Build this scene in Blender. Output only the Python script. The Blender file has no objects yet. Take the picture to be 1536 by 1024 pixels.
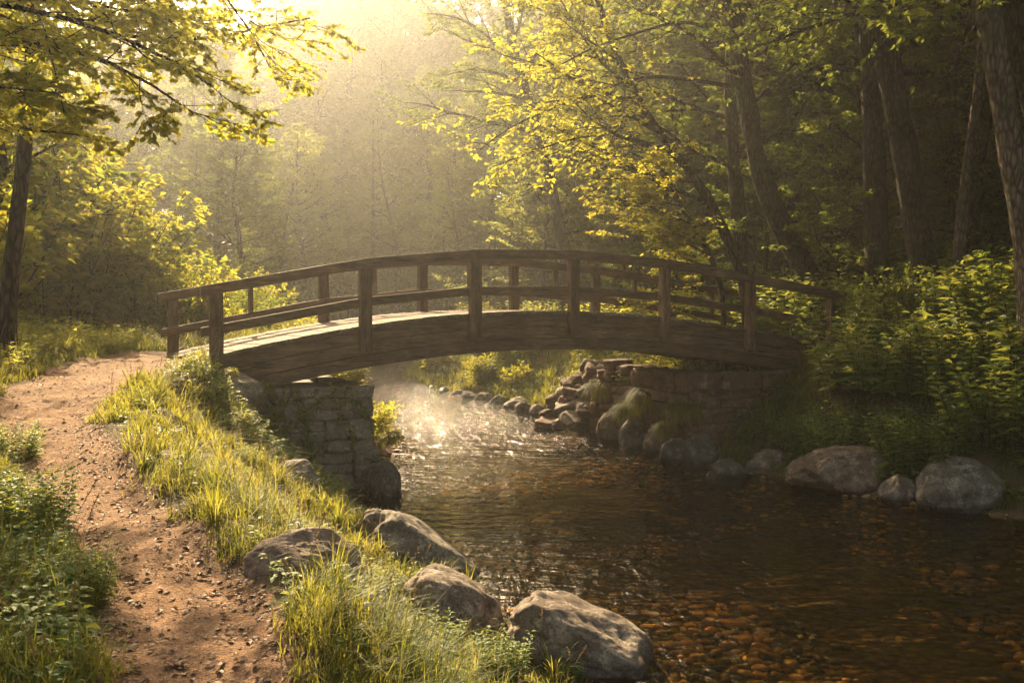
import bpy, bmesh, math
import numpy as np

# ------------------------------------------------------------------ camera, sky, sun, exposure
SC = bpy.context.scene
COL = SC.collection
R = math.radians
E = 2.85                       # eye height above the water (z = 0)
F = 1400.0                     # focal length in photo pixels (1536 wide)
PITCH = math.atan(54 / F)
cam = bpy.data.cameras.new('camera'); camo = bpy.data.objects.new('camera', cam); COL.objects.link(camo)
camo.location = (0, 0, E); camo.rotation_euler = (R(90) - PITCH, 0, 0)
cam.sensor_width = 36; cam.lens = 36 * F / 1536; cam.clip_start = .05; cam.clip_end = 900
SC.camera = camo
SUN_EL, SUN_AZ = 33.0, -19.0   # azimuth from +Y (negative = left)
W = bpy.data.worlds.new('World'); SC.world = W; W.use_nodes = True
nt = W.node_tree; sky = nt.nodes.new('ShaderNodeTexSky'); sky.sky_type = 'NISHITA'; sky.sun_disc = False
sky.sun_elevation = R(SUN_EL); sky.sun_rotation = R(SUN_AZ)
sky.air_density = 1.0; sky.dust_density = 6.0; sky.ozone_density = 0.3
bg = nt.nodes['Background']; wm = nt.nodes.new('ShaderNodeMix'); wm.data_type = 'RGBA'; wm.blend_type = 'MULTIPLY'; wm.inputs[0].default_value = 1; wm.inputs[7].default_value = (1, .90, .74, 1)
nt.links.new(sky.outputs[0], wm.inputs[6]); nt.links.new(wm.outputs[2], bg.inputs[0]); bg.inputs[1].default_value = .11
sl = bpy.data.lights.new('sun', 'SUN'); sl.energy = 5.0; sl.angle = R(.5); sl.color = (1, .75, .44)
so = bpy.data.objects.new('sun', sl); COL.objects.link(so)
so.rotation_euler = (R(90 - SUN_EL), 0, R(180 - SUN_AZ)); so.location = (-10, 60, 40)
SC.view_settings.view_transform = 'Standard'; SC.view_settings.look = 'None'
SC.view_settings.exposure = 1.92; SC.view_settings.gamma = 1; SC.view_settings.use_curve_mapping = False
SC.render.engine = 'CYCLES'
cy = SC.cycles
cy.max_bounces = 6; cy.diffuse_bounces = 3; cy.glossy_bounces = 3; cy.transmission_bounces = 4
cy.transparent_max_bounces = 8; cy.volume_bounces = 1; cy.sample_clamp_indirect = 6
cy.use_denoising = True; cy.caustics_reflective = False; cy.caustics_refractive = False
HAZE = .0014

CP, SP = math.cos(PITCH), math.sin(PITCH)
def ray(px, py):
    x = (px - 768) / F; y = -(py - 512) / F
    return np.array([x, CP + y * SP, -SP + y * CP])     # world direction
def at(px, py, D):
    d = ray(px, py); d = d / d[1] * D
    return np.array([d[0], d[1], E + d[2]])

rng = np.random.default_rng(7)
UP = np.array([0, 0, 1.0])
def nrm(v):
    v = np.asarray(v, float)
    return v / np.maximum(np.linalg.norm(v, axis=-1, keepdims=True), 1e-9)

# ------------------------------------------------------------------ value noise
def _h(i, j, k):
    n = (i * 374761393 + j * 668265263 + k * 1442695041) & 0xffffffff
    n = ((n ^ (n >> 13)) * 1274126177) & 0xffffffff
    return ((n ^ (n >> 16)) & 0xffff) / 65535.0
def vnoise(x, y, z=0.0):
    x, y, z = np.broadcast_arrays(np.asarray(x, float), np.asarray(y, float), np.asarray(z, float))
    xi, yi, zi = (np.floor(a).astype(np.int64) for a in (x, y, z))
    xf, yf, zf = x - xi, y - yi, z - zi
    u, v, w = (a * a * (3 - 2 * a) for a in (xf, yf, zf))
    r = 0
    for dx in (0, 1):
        for dy in (0, 1):
            for dz in (0, 1):
                r = r + _h(xi + dx, yi + dy, zi + dz) * (u if dx else 1 - u) * (v if dy else 1 - v) * (w if dz else 1 - w)
    return r * 2 - 1
def fbm(x, y, z=0.0, o=4):
    r, a = 0, 1
    for k in range(o):
        r = r + a * vnoise(np.asarray(x) * 2 ** k + 17.3 * k, np.asarray(y) * 2 ** k - 9.1 * k, np.asarray(z) * 2 ** k + 5.7 * k); a *= .5
    return r
def sst(a, b, x):
    t = np.clip((x - a) / (b - a), 0, 1); return t * t * (3 - 2 * t)

# ------------------------------------------------------------------ mesh helpers
class Geo:
    def __init__(s): s.V = []; s.T = []; s.Q = []; s.A = []; s.n = 0
    def add(s, V, T=None, Q=None, var=0.5):
        V = np.asarray(V, float).reshape(-1, 3)
        s.V.append(V); s.A.append(np.broadcast_to(np.asarray(var, float), (len(V),)))
        if T is not None and len(T): s.T.append(np.asarray(T, np.int64) + s.n)
        if Q is not None and len(Q): s.Q.append(np.asarray(Q, np.int64) + s.n)
        s.n += len(V)
    def mesh(s, name, smooth=True):
        V = np.concatenate(s.V); A = np.concatenate(s.A)
        T = np.concatenate(s.T) if s.T else np.zeros((0, 3), int)
        Q = np.concatenate(s.Q) if s.Q else np.zeros((0, 4), int)
        me = bpy.data.meshes.new(name)
        me.vertices.add(len(V)); me.vertices.foreach_set('co', V.astype(np.float32).ravel())
        loops = np.concatenate([T.ravel(), Q.ravel()]).astype(np.int32)
        me.loops.add(len(loops)); me.loops.foreach_set('vertex_index', loops)
        st = np.concatenate([np.arange(len(T)) * 3, len(T) * 3 + np.arange(len(Q)) * 4]).astype(np.int32)
        me.polygons.add(len(st)); me.polygons.foreach_set('loop_start', st)
        me.polygons.foreach_set('use_smooth', np.full(len(st), smooth))
        me.update(calc_edges=True)
        at_ = me.attributes.new('var', 'FLOAT', 'POINT'); at_.data.foreach_set('value', A.astype(np.float32))
        return me

def link(name, me, mat=None, parent=None, loc=None):
    o = bpy.data.objects.new(name, me); COL.objects.link(o)
    if mat is not None and me is not None and len(me.materials) == 0: me.materials.append(mat)
    if parent is not None: o.parent = parent
    if loc is not None: o.location = loc
    return o
def tag(o, label=None, cat=None, group=None, kind=None):
    if label: o['label'] = label
    if cat: o['category'] = cat
    if group: o['group'] = group
    if kind: o['kind'] = kind
    return o
def empty(name, loc=(0, 0, 0), rz=0):
    o = bpy.data.objects.new(name, None); COL.objects.link(o)
    o.location = loc; o.rotation_euler = (0, 0, rz); return o

def tube(g, pts, rad, k=6, var=.5, rough=0):
    pts = np.asarray(pts, float); rad = np.asarray(rad, float); n = len(pts)
    t = nrm(np.gradient(pts, axis=0))
    ref = np.array([1.0, 0, 0]) if abs(t[0][2]) > .8 else UP
    a = nrm(np.cross(t, ref)); b = np.cross(t, a)
    th = np.arange(k) / k * 2 * np.pi
    rr = rad[:, None] * np.ones(k)[None]
    if rough:
        rr = rr * (1 + rough * fbm(np.cos(th)[None] * 2.2 + 0 * rr, np.sin(th)[None] * 2.2 + 0 * rr, np.cumsum(np.r_[0, np.linalg.norm(np.diff(pts, axis=0), axis=1)])[:, None] * 1.3 + 0 * rr + pts[0, 0], 3))
    V = pts[:, None] + (a[:, None] * np.cos(th)[None, :, None] + b[:, None] * np.sin(th)[None, :, None]) * rr[..., None]
    i = np.arange(n - 1)[:, None] * k; j = np.arange(k)[None]; j2 = (j + 1) % k
    Q = np.stack([i + j, i + j2, i + k + j2, i + k + j], -1).reshape(-1, 4)
    g.add(V, Q=Q, var=var)

def resample(pts, rad, step):
    pts = np.asarray(pts, float); s = np.r_[0, np.cumsum(np.linalg.norm(np.diff(pts, axis=0), axis=1))]
    n = max(3, int(s[-1] / step)); q = np.linspace(0, s[-1], n)
    # smooth (Catmull-like) by cubic through polyfit of low degree segments -> iterative averaging
    P = np.stack([np.interp(q, s, pts[:, c]) for c in range(3)], 1)
    for _ in range(max(2, n // 8)):
        P[1:-1] = (P[:-2] + 2 * P[1:-1] + P[2:]) / 4
    return P, np.interp(q, s, rad)

# leaf templates: (along, across, up)
LT = {
 'diamond': (np.array([[0, 0, 0], [.45, .5, .10], [1, 0, -.12], [.45, -.5, .10]]), np.array([[0, 1, 2], [0, 2, 3]])),
 'oval': (np.array([[0, 0, 0], [.22, .40, .07], [.6, .45, .05], [1, 0, -.22], [.6, -.45, .05], [.22, -.40, .07], [.45, 0, -.01]]),
          np.array([[0, 1, 6], [1, 2, 6], [2, 3, 6], [3, 4, 6], [4, 5, 6], [5, 0, 6]])),
}
def leaves(g, P, D, N, S, wid=.6, kind='diamond', r=None):
    r = r or rng
    P = np.asarray(P); D = nrm(D); X = nrm(np.cross(D, N)); N = np.cross(X, D)
    tv, tf = LT[kind]; S = np.asarray(S)[:, None, None]
    V = P[:, None] + S * (D[:, None] * tv[None, :, :1] + X[:, None] * tv[None, :, 1:2] * wid + N[:, None] * tv[None, :, 2:3])
    n, k = len(P), len(tv)
    Fc = (tf[None] + (np.arange(n) * k)[:, None, None]).reshape(-1, 3)
    g.add(V.reshape(-1, 3), T=Fc, var=np.repeat(r.random(n), k))

# ------------------------------------------------------------------ materials
class NT:
    def __init__(s, name):
        s.m = bpy.data.materials.new(name); s.m.use_nodes = True; s.t = s.m.node_tree; s.t.nodes.clear()
        s.out = s.n('ShaderNodeOutputMaterial')
    def n(s, ty, **kw):
        x = s.t.nodes.new(ty)
        for k, v in kw.items():
            if hasattr(x, k) and k not in x.inputs: setattr(x, k, v)
            else: s.set(x.inputs[k.replace('_', ' ') if k.replace('_', ' ') in x.inputs else k], v)
        return x
    def set(s, inp, v):
        if isinstance(v, bpy.types.NodeSocket): s.t.links.new(v, inp)
        elif isinstance(v, bpy.types.Node): s.t.links.new(v.outputs[0], inp)
        else:
            if isinstance(v, (tuple, list)) and len(v) == 3 and inp.type == 'RGBA': v = (*v, 1)
            inp.default_value = v
    def mix(s, f, a, b, mode='MIX'):
        x = s.t.nodes.new('ShaderNodeMix'); x.data_type = 'RGBA'; x.blend_type = mode
        s.set(x.inputs[0], f); s.set(x.inputs[6], a); s.set(x.inputs[7], b); return x.outputs[2]
    def math(s, op, a, b=0.0, clamp=False):
        x = s.t.nodes.new('ShaderNodeMath'); x.operation = op; x.use_clamp = clamp
        s.set(x.inputs[0], a); s.set(x.inputs[1], b); return x.outputs[0]
    def ramp(s, f, stops):
        x = s.t.nodes.new('ShaderNodeValToRGB'); el = x.color_ramp.elements
        while len(el) > 1: el.remove(el[0])
        el[0].position = stops[0][0]; c = stops[0][1]; el[0].color = (*c, 1) if isinstance(c, tuple) else (c, c, c, 1)
        for p, c in stops[1:]:
            e = el.new(p); e.color = (*c, 1) if isinstance(c, tuple) else (c, c, c, 1)
        s.set(x.inputs[0], f); return x.outputs[0]
    def coord(s, which='Object', scale=None):
        c = s.t.nodes.new('ShaderNodeTexCoord').outputs[which]
        if scale is not None:
            m = s.t.nodes.new('ShaderNodeMapping'); s.set(m.inputs[0], c); m.inputs['Scale'].default_value = scale; return m.outputs[0]
        return c
    def noise(s, vec, scale, detail=4, rough=.55, dist=0):
        x = s.n('ShaderNodeTexNoise', Scale=scale, Detail=detail, Roughness=rough, Distortion=dist)
        s.set(x.inputs['Vector'], vec); return x.outputs[0]
    def bump(s, h, strength=.5, dist=.02, normal=None):
        x = s.n('ShaderNodeBump', Strength=strength, Distance=dist); s.set(x.inputs['Height'], h)
        if normal is not None: s.set(x.inputs['Normal'], normal)
        return x.outputs[0]
    def pbr(s, col, rough=.8, normal=None, spec=.3):
        b = s.n('ShaderNodeBsdfPrincipled'); s.set(b.inputs['Base Color'], col); s.set(b.inputs['Roughness'], rough)
        s.set(b.inputs['Specular IOR Level'], spec)
        if normal is not None: s.set(b.inputs['Normal'], normal)
        return b.outputs[0]
    def done(s, sh): s.set(s.out.inputs['Surface'], sh); return s.m

def leaf_mat(name, c1, c2, tr1, tr2, trans=.5, rough=.45):
    n = NT(name)
    a = n.n('ShaderNodeAttribute', attribute_name='var').outputs['Fac']
    oi = n.t.nodes.new('ShaderNodeObjectInfo').outputs['Random']
    nz = n.noise(n.coord('Object'), .7, 2)
    f = n.math('ADD', n.math('MULTIPLY', a, .6), n.math('MULTIPLY', n.math('SUBTRACT', nz, .3), .8), True)
    col = n.mix(f, c1, c2); tcol = n.mix(f, tr1, tr2)
    hs = n.n('ShaderNodeHueSaturation'); n.set(hs.inputs['Color'], col)
    n.set(hs.inputs['Value'], n.math('ADD', n.math('MULTIPLY', oi, .5), .75))
    ht = n.n('ShaderNodeHueSaturation'); n.set(ht.inputs['Color'], tcol)
    n.set(ht.inputs['Value'], n.math('ADD', n.math('MULTIPLY', oi, .4), .8))
    p = n.pbr(hs.outputs[0], rough + .15, spec=.18)
    t = n.n('ShaderNodeBsdfTranslucent'); n.set(t.inputs[0], ht.outputs[0])
    m = n.t.nodes.new('ShaderNodeMixShader'); m.inputs[0].default_value = trans
    n.set(m.inputs[1], p); n.set(m.inputs[2], t.outputs[0])
    return n.done(m.outputs[0])
M = {}
M['leaf'] = leaf_mat('beech leaves', (.05, .075, .012), (.10, .11, .018), (.18, .27, .03), (.36, .36, .05))
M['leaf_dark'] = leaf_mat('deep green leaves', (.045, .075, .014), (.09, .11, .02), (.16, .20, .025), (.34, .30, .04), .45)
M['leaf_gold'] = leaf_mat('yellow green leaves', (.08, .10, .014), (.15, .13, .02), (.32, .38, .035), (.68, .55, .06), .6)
M['leaf_herb'] = leaf_mat('herb leaves', (.07, .125, .03), (.13, .17, .035), (.22, .28, .04), (.46, .42, .06), .42, .4)
M['leaf_mist'] = leaf_mat('far foliage mist tint', (.06, .085, .02), (.12, .13, .03), (.24, .30, .05), (.48, .44, .08), .5)  # leaf colour lightened so the mist's brightness is painted into the far crowns
M['grass'] = leaf_mat('grass', (.045, .08, .014), (.12, .12, .025), (.20, .26, .025), (.50, .40, .06), .45)
M['dry'] = leaf_mat('dry stalks', (.20, .13, .05), (.28, .19, .08), (.3, .2, .08), (.4, .3, .12), .3)
M['litter'] = leaf_mat('fallen leaves', (.07, .035, .015), (.20, .11, .05), (.1, .05, .02), (.2, .1, .03), .15)

def mat_bark(name, c1, c2, moss=.3):
    n = NT(name); v = n.coord('Object', (1, 1, .3)); vo = n.coord('Object')
    vr = n.n('ShaderNodeTexVoronoi', Scale=15.0, feature='DISTANCE_TO_EDGE'); n.set(vr.inputs['Vector'], v)
    a = n.math('ADD', n.math('MULTIPLY', n.noise(v, 17, 6, .7), .7), n.math('MULTIPLY', vr.outputs['Distance'], .9)); b = n.noise(vo, 1.3, 3)
    col = n.mix(n.ramp(a, [(.35, 0.), (.62, 1.)]), c1, c2)
    col = n.mix(n.math('MULTIPLY', n.ramp(b, [(.5, 0.), (.62, 1.)]), moss), col, (.045, .06, .015))
    return n.done(n.pbr(col, .9, n.bump(a, 1.0, .09), .15))
M['bark'] = mat_bark('bark', (.005, .004, .003), (.075, .05, .032))
M['bark_light'] = mat_bark('pale bark', (.05, .036, .026), (.20, .15, .10), .4)

def mat_rock(name, dark, mid, light, wet=True, moss=.35):
    n = NT(name); v = n.coord('Object'); geo = n.t.nodes.new('ShaderNodeNewGeometry')
    a = n.noise(v, 1.7, 6, .62, .6); b = n.noise(v, 9, 6, .7); c = n.noise(v, 38, 4, .7); d = n.noise(v, 4.6, 8, .8, .2)
    col = n.ramp(n.math('ADD', n.math('MULTIPLY', a, .6), n.math('MULTIPLY', b, .4)), [(.34, dark), (.5, mid), (.68, light)])
    col = n.mix(n.ramp(d, [(.53, 0.), (.60, .7)]), col, tuple(x * 1.2 for x in light))           # lichen
    col = n.mix(n.ramp(c, [(.36, .7), (.5, 0.)]), col, tuple(x * .5 for x in dark))
    sx = n.n('ShaderNodeSeparateXYZ'); n.set(sx.inputs[0], geo.outputs['Normal'])
    mo = n.math('MULTIPLY', n.ramp(sx.outputs[2], [(.35, 0.), (.85, 1.)]), n.ramp(n.noise(v, 2.3, 5, .7), [(.56, 0.), (.66, 1.)]))
    col = n.mix(n.math('MULTIPLY', mo, moss), col, (.07, .085, .012))
    rough = .85
    if wet:
        sp = n.n('ShaderNodeSeparateXYZ'); n.set(sp.inputs[0], geo.outputs['Position'])
        zz = n.math('ADD', sp.outputs[2], n.math('MULTIPLY', n.math('SUBTRACT', b, .5), .12))
        wf = n.ramp(zz, [(.06, 1.), (.15, 0.)])
        col = n.mix(wf, col, n.mix(1.0, col, (.32, .3, .27), 'MULTIPLY')); rough = n.mix(wf, (.85,) * 3, (.25,) * 3)
    h = n.math('ADD', n.math('MULTIPLY', b, .7), n.math('MULTIPLY', c, .3))
    return n.done(n.pbr(col, rough, n.bump(h, .8, .035), .3))
M['rock'] = mat_rock('river rock', (.05, .036, .025), (.16, .12, .085), (.33, .27, .20))
M['rock_brown'] = mat_rock('brown river rock', (.05, .033, .02), (.15, .10, .062), (.28, .205, .14), True, .6)
M['rock_moss'] = mat_rock('mossy river rock', (.045, .036, .026), (.13, .105, .075), (.27, .23, .17), True, .95)
M['rock_dark'] = mat_rock('dark rock', (.03, .025, .02), (.08, .066, .052), (.17, .145, .115))
M['stone'] = mat_rock('masonry stone', (.045, .035, .024), (.15, .12, .085), (.29, .24, .17), True, .6)
M['stone_red'] = mat_rock('reddish masonry stone', (.04, .02, .012), (.10, .055, .034), (.19, .11, .07), True, .5)

def mat_wood(name, sc, c1, c2, c3, rough=.75, spec=.3):
    n = NT(name); v = n.coord('Object', sc); vo = n.coord('Object')
    at_ = n.n('ShaderNodeAttribute', attribute_name='var').outputs['Fac']
    cmb = n.t.nodes.new('ShaderNodeVectorMath'); cmb.operation = 'ADD'; n.set(cmb.inputs[0], v)
    n.set(cmb.inputs[1], n.math('MULTIPLY', at_, 37.0))
    a = n.noise(cmb.outputs[0], 12, 7, .75, .4); b = n.noise(cmb.outputs[0], 50, 4, .7, .2); st = n.noise(vo, 1.6, 5, .7)
    col = n.ramp(n.math('ADD', n.math('MULTIPLY', a, .65), n.math('MULTIPLY', b, .35)), [(.36, c1), (.52, c2), (.68, c3)])
    col = n.mix(n.ramp(st, [(.42, .6), (.6, 0.)]), col, n.mix(1.0, col, (.4, .36, .3), 'MULTIPLY'))
    hs = n.n('ShaderNodeHueSaturation'); n.set(hs.inputs['Color'], col); n.set(hs.inputs['Value'], n.math('ADD', n.math('MULTIPLY', at_, .55), .72))
    crack = n.ramp(n.noise(cmb.outputs[0], 16, 3, .5), [(.30, 0.), (.36, 1.)])
    col = n.mix(crack, n.mix(1.0, hs.outputs[0], (.25, .22, .2), 'MULTIPLY'), hs.outputs[0])
    h = n.math('ADD', n.math('MULTIPLY', b, .5), crack)
    return n.done(n.pbr(col, rough, n.bump(h, .6, .008), spec))
WC = ((.03, .016, .008), (.125, .068, .034), (.28, .16, .08))
M['wood_x'] = mat_wood('weathered timber along', (.13, 1, 1), *WC)
M['wood_z'] = mat_wood('weathered timber upright', (1, 1, .13), *WC)
M['wood_deck'] = mat_wood('worn deck boards', (1, .13, 1), (.06, .04, .026), (.15, .105, .07), (.36, .27, .19), .85, .2)  # deck boards in paler tones than the other timber

def mat_iron():
    n = NT('rusted iron'); nz = n.noise(n.coord('Object'), 60, 3)
    return n.done(n.pbr(n.mix(nz, (.03, .018, .012), (.10, .045, .02)), .7))
M['iron'] = mat_iron()
def mat_ground():
    n = NT('bank soil'); v = n.coord('Object')
    a = n.noise(v, .9, 6, .65); b = n.noise(v, 14, 5, .7)
    col = n.mix(n.ramp(a, [(.42, 0.), (.6, 1.)]), (.11, .066, .036), (.06, .055, .018))
    col = n.mix(n.ramp(b, [(.4, 0.), (.7, .6)]), col, (.10, .065, .035))
    return n.done(n.pbr(col, .95, n.bump(b, .8, .04), .15))
M['ground'] = mat_ground()
def mat_path():
    n = NT('trodden dirt'); v = n.coord('Object')
    a = n.noise(v, 1.5, 6, .65); b = n.noise(v, 11, 6, .72); c = n.noise(v, 60, 4, .7)
    vo = n.n('ShaderNodeTexVoronoi', Scale=34.0); n.set(vo.inputs['Vector'], v)
    col = n.ramp(n.math('ADD', n.math('MULTIPLY', a, .5), n.math('MULTIPLY', b, .5)), [(.34, (.085, .042, .021)), (.5, (.23, .125, .062)), (.66, (.42, .25, .13))])
    col = n.mix(n.ramp(c, [(.4, .55), (.55, 0.)]), col, (.06, .036, .022))
    peb = n.ramp(vo.outputs['Distance'], [(.10, 1.), (.28, 0.)])
    h = n.math('ADD', n.math('ADD', n.math('MULTIPLY', b, .8), n.math('MULTIPLY', c, .3)), n.math('MULTIPLY', peb, .12))
    return n.done(n.pbr(col, .92, n.bump(h, 1.0, .05), .2))
M['path'] = mat_path()
def mat_bed():
    n = NT('stream bed'); v = n.coord('Object', (1, 1.0, 1))
    vo = n.n('ShaderNodeTexVoronoi', Scale=8.0); n.set(vo.inputs['Vector'], v)
    b = n.noise(v, .6, 4)
    col = n.ramp(vo.outputs['Distance'], [(.1, (.12, .075, .028)), (.5, (.05, .032, .013)), (.8, (.02, .014, .007))])
    col = n.mix(n.ramp(b, [(.45, 0.), (.6, .6)]), col, (.05, .05, .015))
    return n.done(n.pbr(col, .9, n.bump(vo.outputs['Distance'], 1.0, -.06), .1))
M['bed'] = mat_bed()
def mat_pebble():
    n = NT('stream pebbles'); a = n.n('ShaderNodeAttribute', attribute_name='var').outputs['Fac']
    nz = n.noise(n.coord('Object'), 25, 4)
    col = n.ramp(a, [(0., (.07, .045, .02)), (.4, (.26, .13, .035)), (.75, (.55, .28, .07)), (1., (.62, .42, .18))])
    col = n.mix(n.ramp(nz, [(.35, .5), (.6, 0.)]), col, (.05, .035, .015))
    big = n.noise(n.coord('Object'), .55, 4, .6)
    col = n.mix(n.ramp(big, [(.44, .95), (.56, 0.)]), col, n.mix(1.0, col, (.16, .2, .12), 'MULTIPLY'))
    return n.done(n.pbr(col, .7, None, .3))
M['pebble'] = mat_pebble()
def mat_water():
    n = NT('stream water'); v = n.coord('Object')
    m1 = n.coord('Object', (1.0, 2.6, 1)); m2 = n.coord('Object', (1.0, 1.7, 1))
    a = n.noise(m1, 2.1, 3, .5, .3); b = n.noise(m2, 7, 4, .6, .4); c = n.noise(v, .35, 2)
    sp = n.n('ShaderNodeSeparateXYZ'); n.set(sp.inputs[0], v)
    riffle = n.ramp(n.math('ADD', n.math('DIVIDE', sp.outputs[1], 60.0), n.math('MULTIPLY', n.math('SUBTRACT', n.noise(m2, .8, 3), .5), .13)), [(.29, .22), (.36, 1.), (.6, 1.)])
    w2 = n.noise(n.coord('Object', (2.6, .85, 1)), 1.6, 3, .6, .5)
    h = n.math('ADD', n.math('ADD', n.math('MULTIPLY', a, .8), n.math('MULTIPLY', n.math('MULTIPLY', b, riffle), .5)), n.math('MULTIPLY', n.math('MULTIPLY', w2, riffle), 2.6))
    bp = n.bump(h, n.math('ADD', n.math('MULTIPLY', c, .5), .5), .11)
    gl = n.n('ShaderNodeBsdfGlossy'); n.set(gl.inputs['Roughness'], n.math('ADD', n.math('MULTIPLY', riffle, .04), .012)); n.set(gl.inputs['Normal'], bp)
    tr = n.n('ShaderNodeBsdfTransparent'); n.set(tr.inputs[0], (.80, .66, .38))
    fr = n.n('ShaderNodeFresnel', IOR=1.333); n.set(fr.inputs['Normal'], bp)
    mx = n.t.nodes.new('ShaderNodeMixShader'); n.set(mx.inputs[0], fr.outputs[0]); n.set(mx.inputs[1], tr.outputs[0]); n.set(mx.inputs[2], gl.outputs[0])
    return n.done(mx.outputs[0])
M['water'] = mat_water()

# ------------------------------------------------------------------ terrain
def wl(py): return 3990.0 / (py - 458)
LB = [(0, 1.75), (4, 1.2), (7.05, .62), (8.45, 0.0), (9.9, -.45), (12.0, -1.5), (13.2, -2.3), (14.6, -2.3), (16.5, -2.6), (19.3, -2.25), (21, -2.9), (24.6, -3.75), (32.7, -5.2), (43, -6.9), (55, -11.5), (70, -22), (100, -50)]
RB = [(0, 9.5), (7, 8.2), (11.5, 7.2), (12.6, 6.7), (13.4, 5.6), (14.9, 4.6), (16.2, 3.7), (17.2, 3.1), (20.2, 2.35), (23.2, 1.5), (26.2, .25), (31.4, -2.7), (36, -4.2), (43, -5.1), (55, -9.3), (70, -19.5), (100, -47)]
LBa, RBa = np.array(LB), np.array(RB)
PA = np.array([(0, -.75, .36), (2.5, -.98, .36), (3.5, -1.14, .37), (4.67, -1.75, .38), (5.9, -2.58, .42), (7.4, -3.65, .48), (9.2, -4.68, .54), (11, -5.25, .76), (12.9, -5.45, 1.0), (14.1, -5.55, .95), (15.0, -5.75, .8)])
def xL(y): return np.interp(y, LBa[:, 0], LBa[:, 1])
def xR(y): return np.interp(y, RBa[:, 0], RBa[:, 1])
def pathd(x, y):
    """signed: <0 inside the path"""
    d = np.abs(x - np.interp(y, PA[:, 0], PA[:, 1])) - .93 * np.interp(y, PA[:, 0], PA[:, 2])
    return np.maximum(d, y - 15.3)
def height(x, y, fine=True):
    x, y = np.broadcast_arrays(np.asarray(x, float), np.asarray(y, float))
    wob = .22 * fbm(x * .5, y * .9, 3.1, 3)
    dl = xL(y) - x + wob; dr = x - xR(y) + wob
    B = 1.23 + .06 * np.minimum(y, 14.2)
    wdt = np.interp(y, [4, 5, 7, 9, 11, 12.5, 14, 16, 17], [2.1, 2.3, 3.2, 3.4, 3.3, 2.6, 2.3, 2.2, 2.0])
    hl = B * np.clip((dl + .1) / wdt, 0, 1) ** 1.6 + .05 * np.maximum(dl - 4.5, 0)
    pxl = np.interp(y, PA[:, 0], PA[:, 1] - PA[:, 2])
    hl = hl + .16 * sst(0, 1.2, pxl - x) * (y < 16) + .02 * np.maximum(pxl - x - 1, 0)
    hl = np.where(pathd(x, y) < .15, hl - .05 * sst(.15, -.15, pathd(x, y)), hl)
    hr = 2.0 * sst(-.2, 3.6, dr) + .13 * np.maximum(dr - 3.3, 0)
    h = np.where(dl > dr, hl, hr)
    ins = np.minimum(-dl, -dr)
    bed = -.10 - .42 * sst(0, 1.6, ins)
    h = np.where(ins > 0, np.minimum(bed + .10 * sst(.25, 0, ins), h), h)
    h = np.where((ins <= 0), np.maximum(h, -.02 * 1), h)
    h = h + np.clip(y - 60, 0, 200) * .05
    h = np.minimum(h, 12)
    n = .05 * fbm(x * 1.1, y * 1.1, 0, 3)
    h = h + n * sst(0, .8, np.maximum(dl, dr))
    if fine:
        h = h + .015 * fbm(x * 5, y * 5, 2, 3) * np.where(ins > 0, .6, 1)
    return h
def hit(px, py, lift=0.0):
    d = ray(px, py); t = np.linspace(2, 90, 9000); P = np.array([0, 0, E]) + d[None] * t[:, None]
    hh = np.maximum(height(P[:, 0], P[:, 1]), 0) + lift
    k = np.argmax(P[:, 2] < hh); return P[k]

def spaced(lo, hi, a, b, fs, grow=1.12):
    c = list(np.arange(a, b + 1e-6, fs)); s = fs
    while c[-1] < hi: s *= grow; c.append(c[-1] + s)
    s = fs
    while c[0] > lo: s *= grow; c.insert(0, c[0] - s)
    return np.array(c)
gx = spaced(-160, 160, -9, 8.5, .075); gy = spaced(-30, 260, 1.5, 22, .085)
X, Y = np.meshgrid(gx, gy); Z = height(X, Y)
nx, ny = len(gx), len(gy)
i, j = np.meshgrid(np.arange(nx - 1), np.arange(ny - 1)); v0 = (j * nx + i).ravel()
Q = np.stack([v0, v0 + 1, v0 + nx + 1, v0 + nx], 1)
VV = np.stack([X.ravel(), Y.ravel(), Z.ravel()], 1)
fc = VV[Q].mean(1)
inpath = (pathd(fc[:, 0], fc[:, 1]) + .10 * fbm(fc[:, 0] * 2.5, fc[:, 1] * 2.5, 1, 3) < 0.02)
inbed = (np.minimum(fc[:, 0] - xL(fc[:, 1]), xR(fc[:, 1]) - fc[:, 0]) > -.15) & (fc[:, 2] < .02)
for nm, msk, mt in (('ground', ~(inpath | inbed), 'ground'), ('path', inpath, 'path'), ('stream_bed', inbed & ~inpath, 'bed')):
    q = Q[msk]; u, inv = np.unique(q, return_inverse=True)
    g = Geo(); g.add(VV[u], Q=inv.reshape(-1, 4)); o = link(nm, g.mesh(nm), M[mt])
    tag(o, {'ground': 'mossy brown soil banks under the woodland', 'path': 'reddish trodden dirt footpath curving to the bridge', 'stream_bed': 'amber gravel bed of the clear stream'}[nm], nm.replace('_', ' '), kind='structure')
g = Geo(); wx = np.linspace(-70, 30, 3); wy = np.linspace(-25, 110, 3)
g.add([(-70, -25, 0), (30, -25, 0), (30, 110, 0), (-70, 110, 0)], Q=[(0, 1, 2, 3)])
tag(link('water', g.mesh('water'), M['water']), 'rippled clear amber stream water under the bridge', 'stream', kind='structure')

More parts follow.
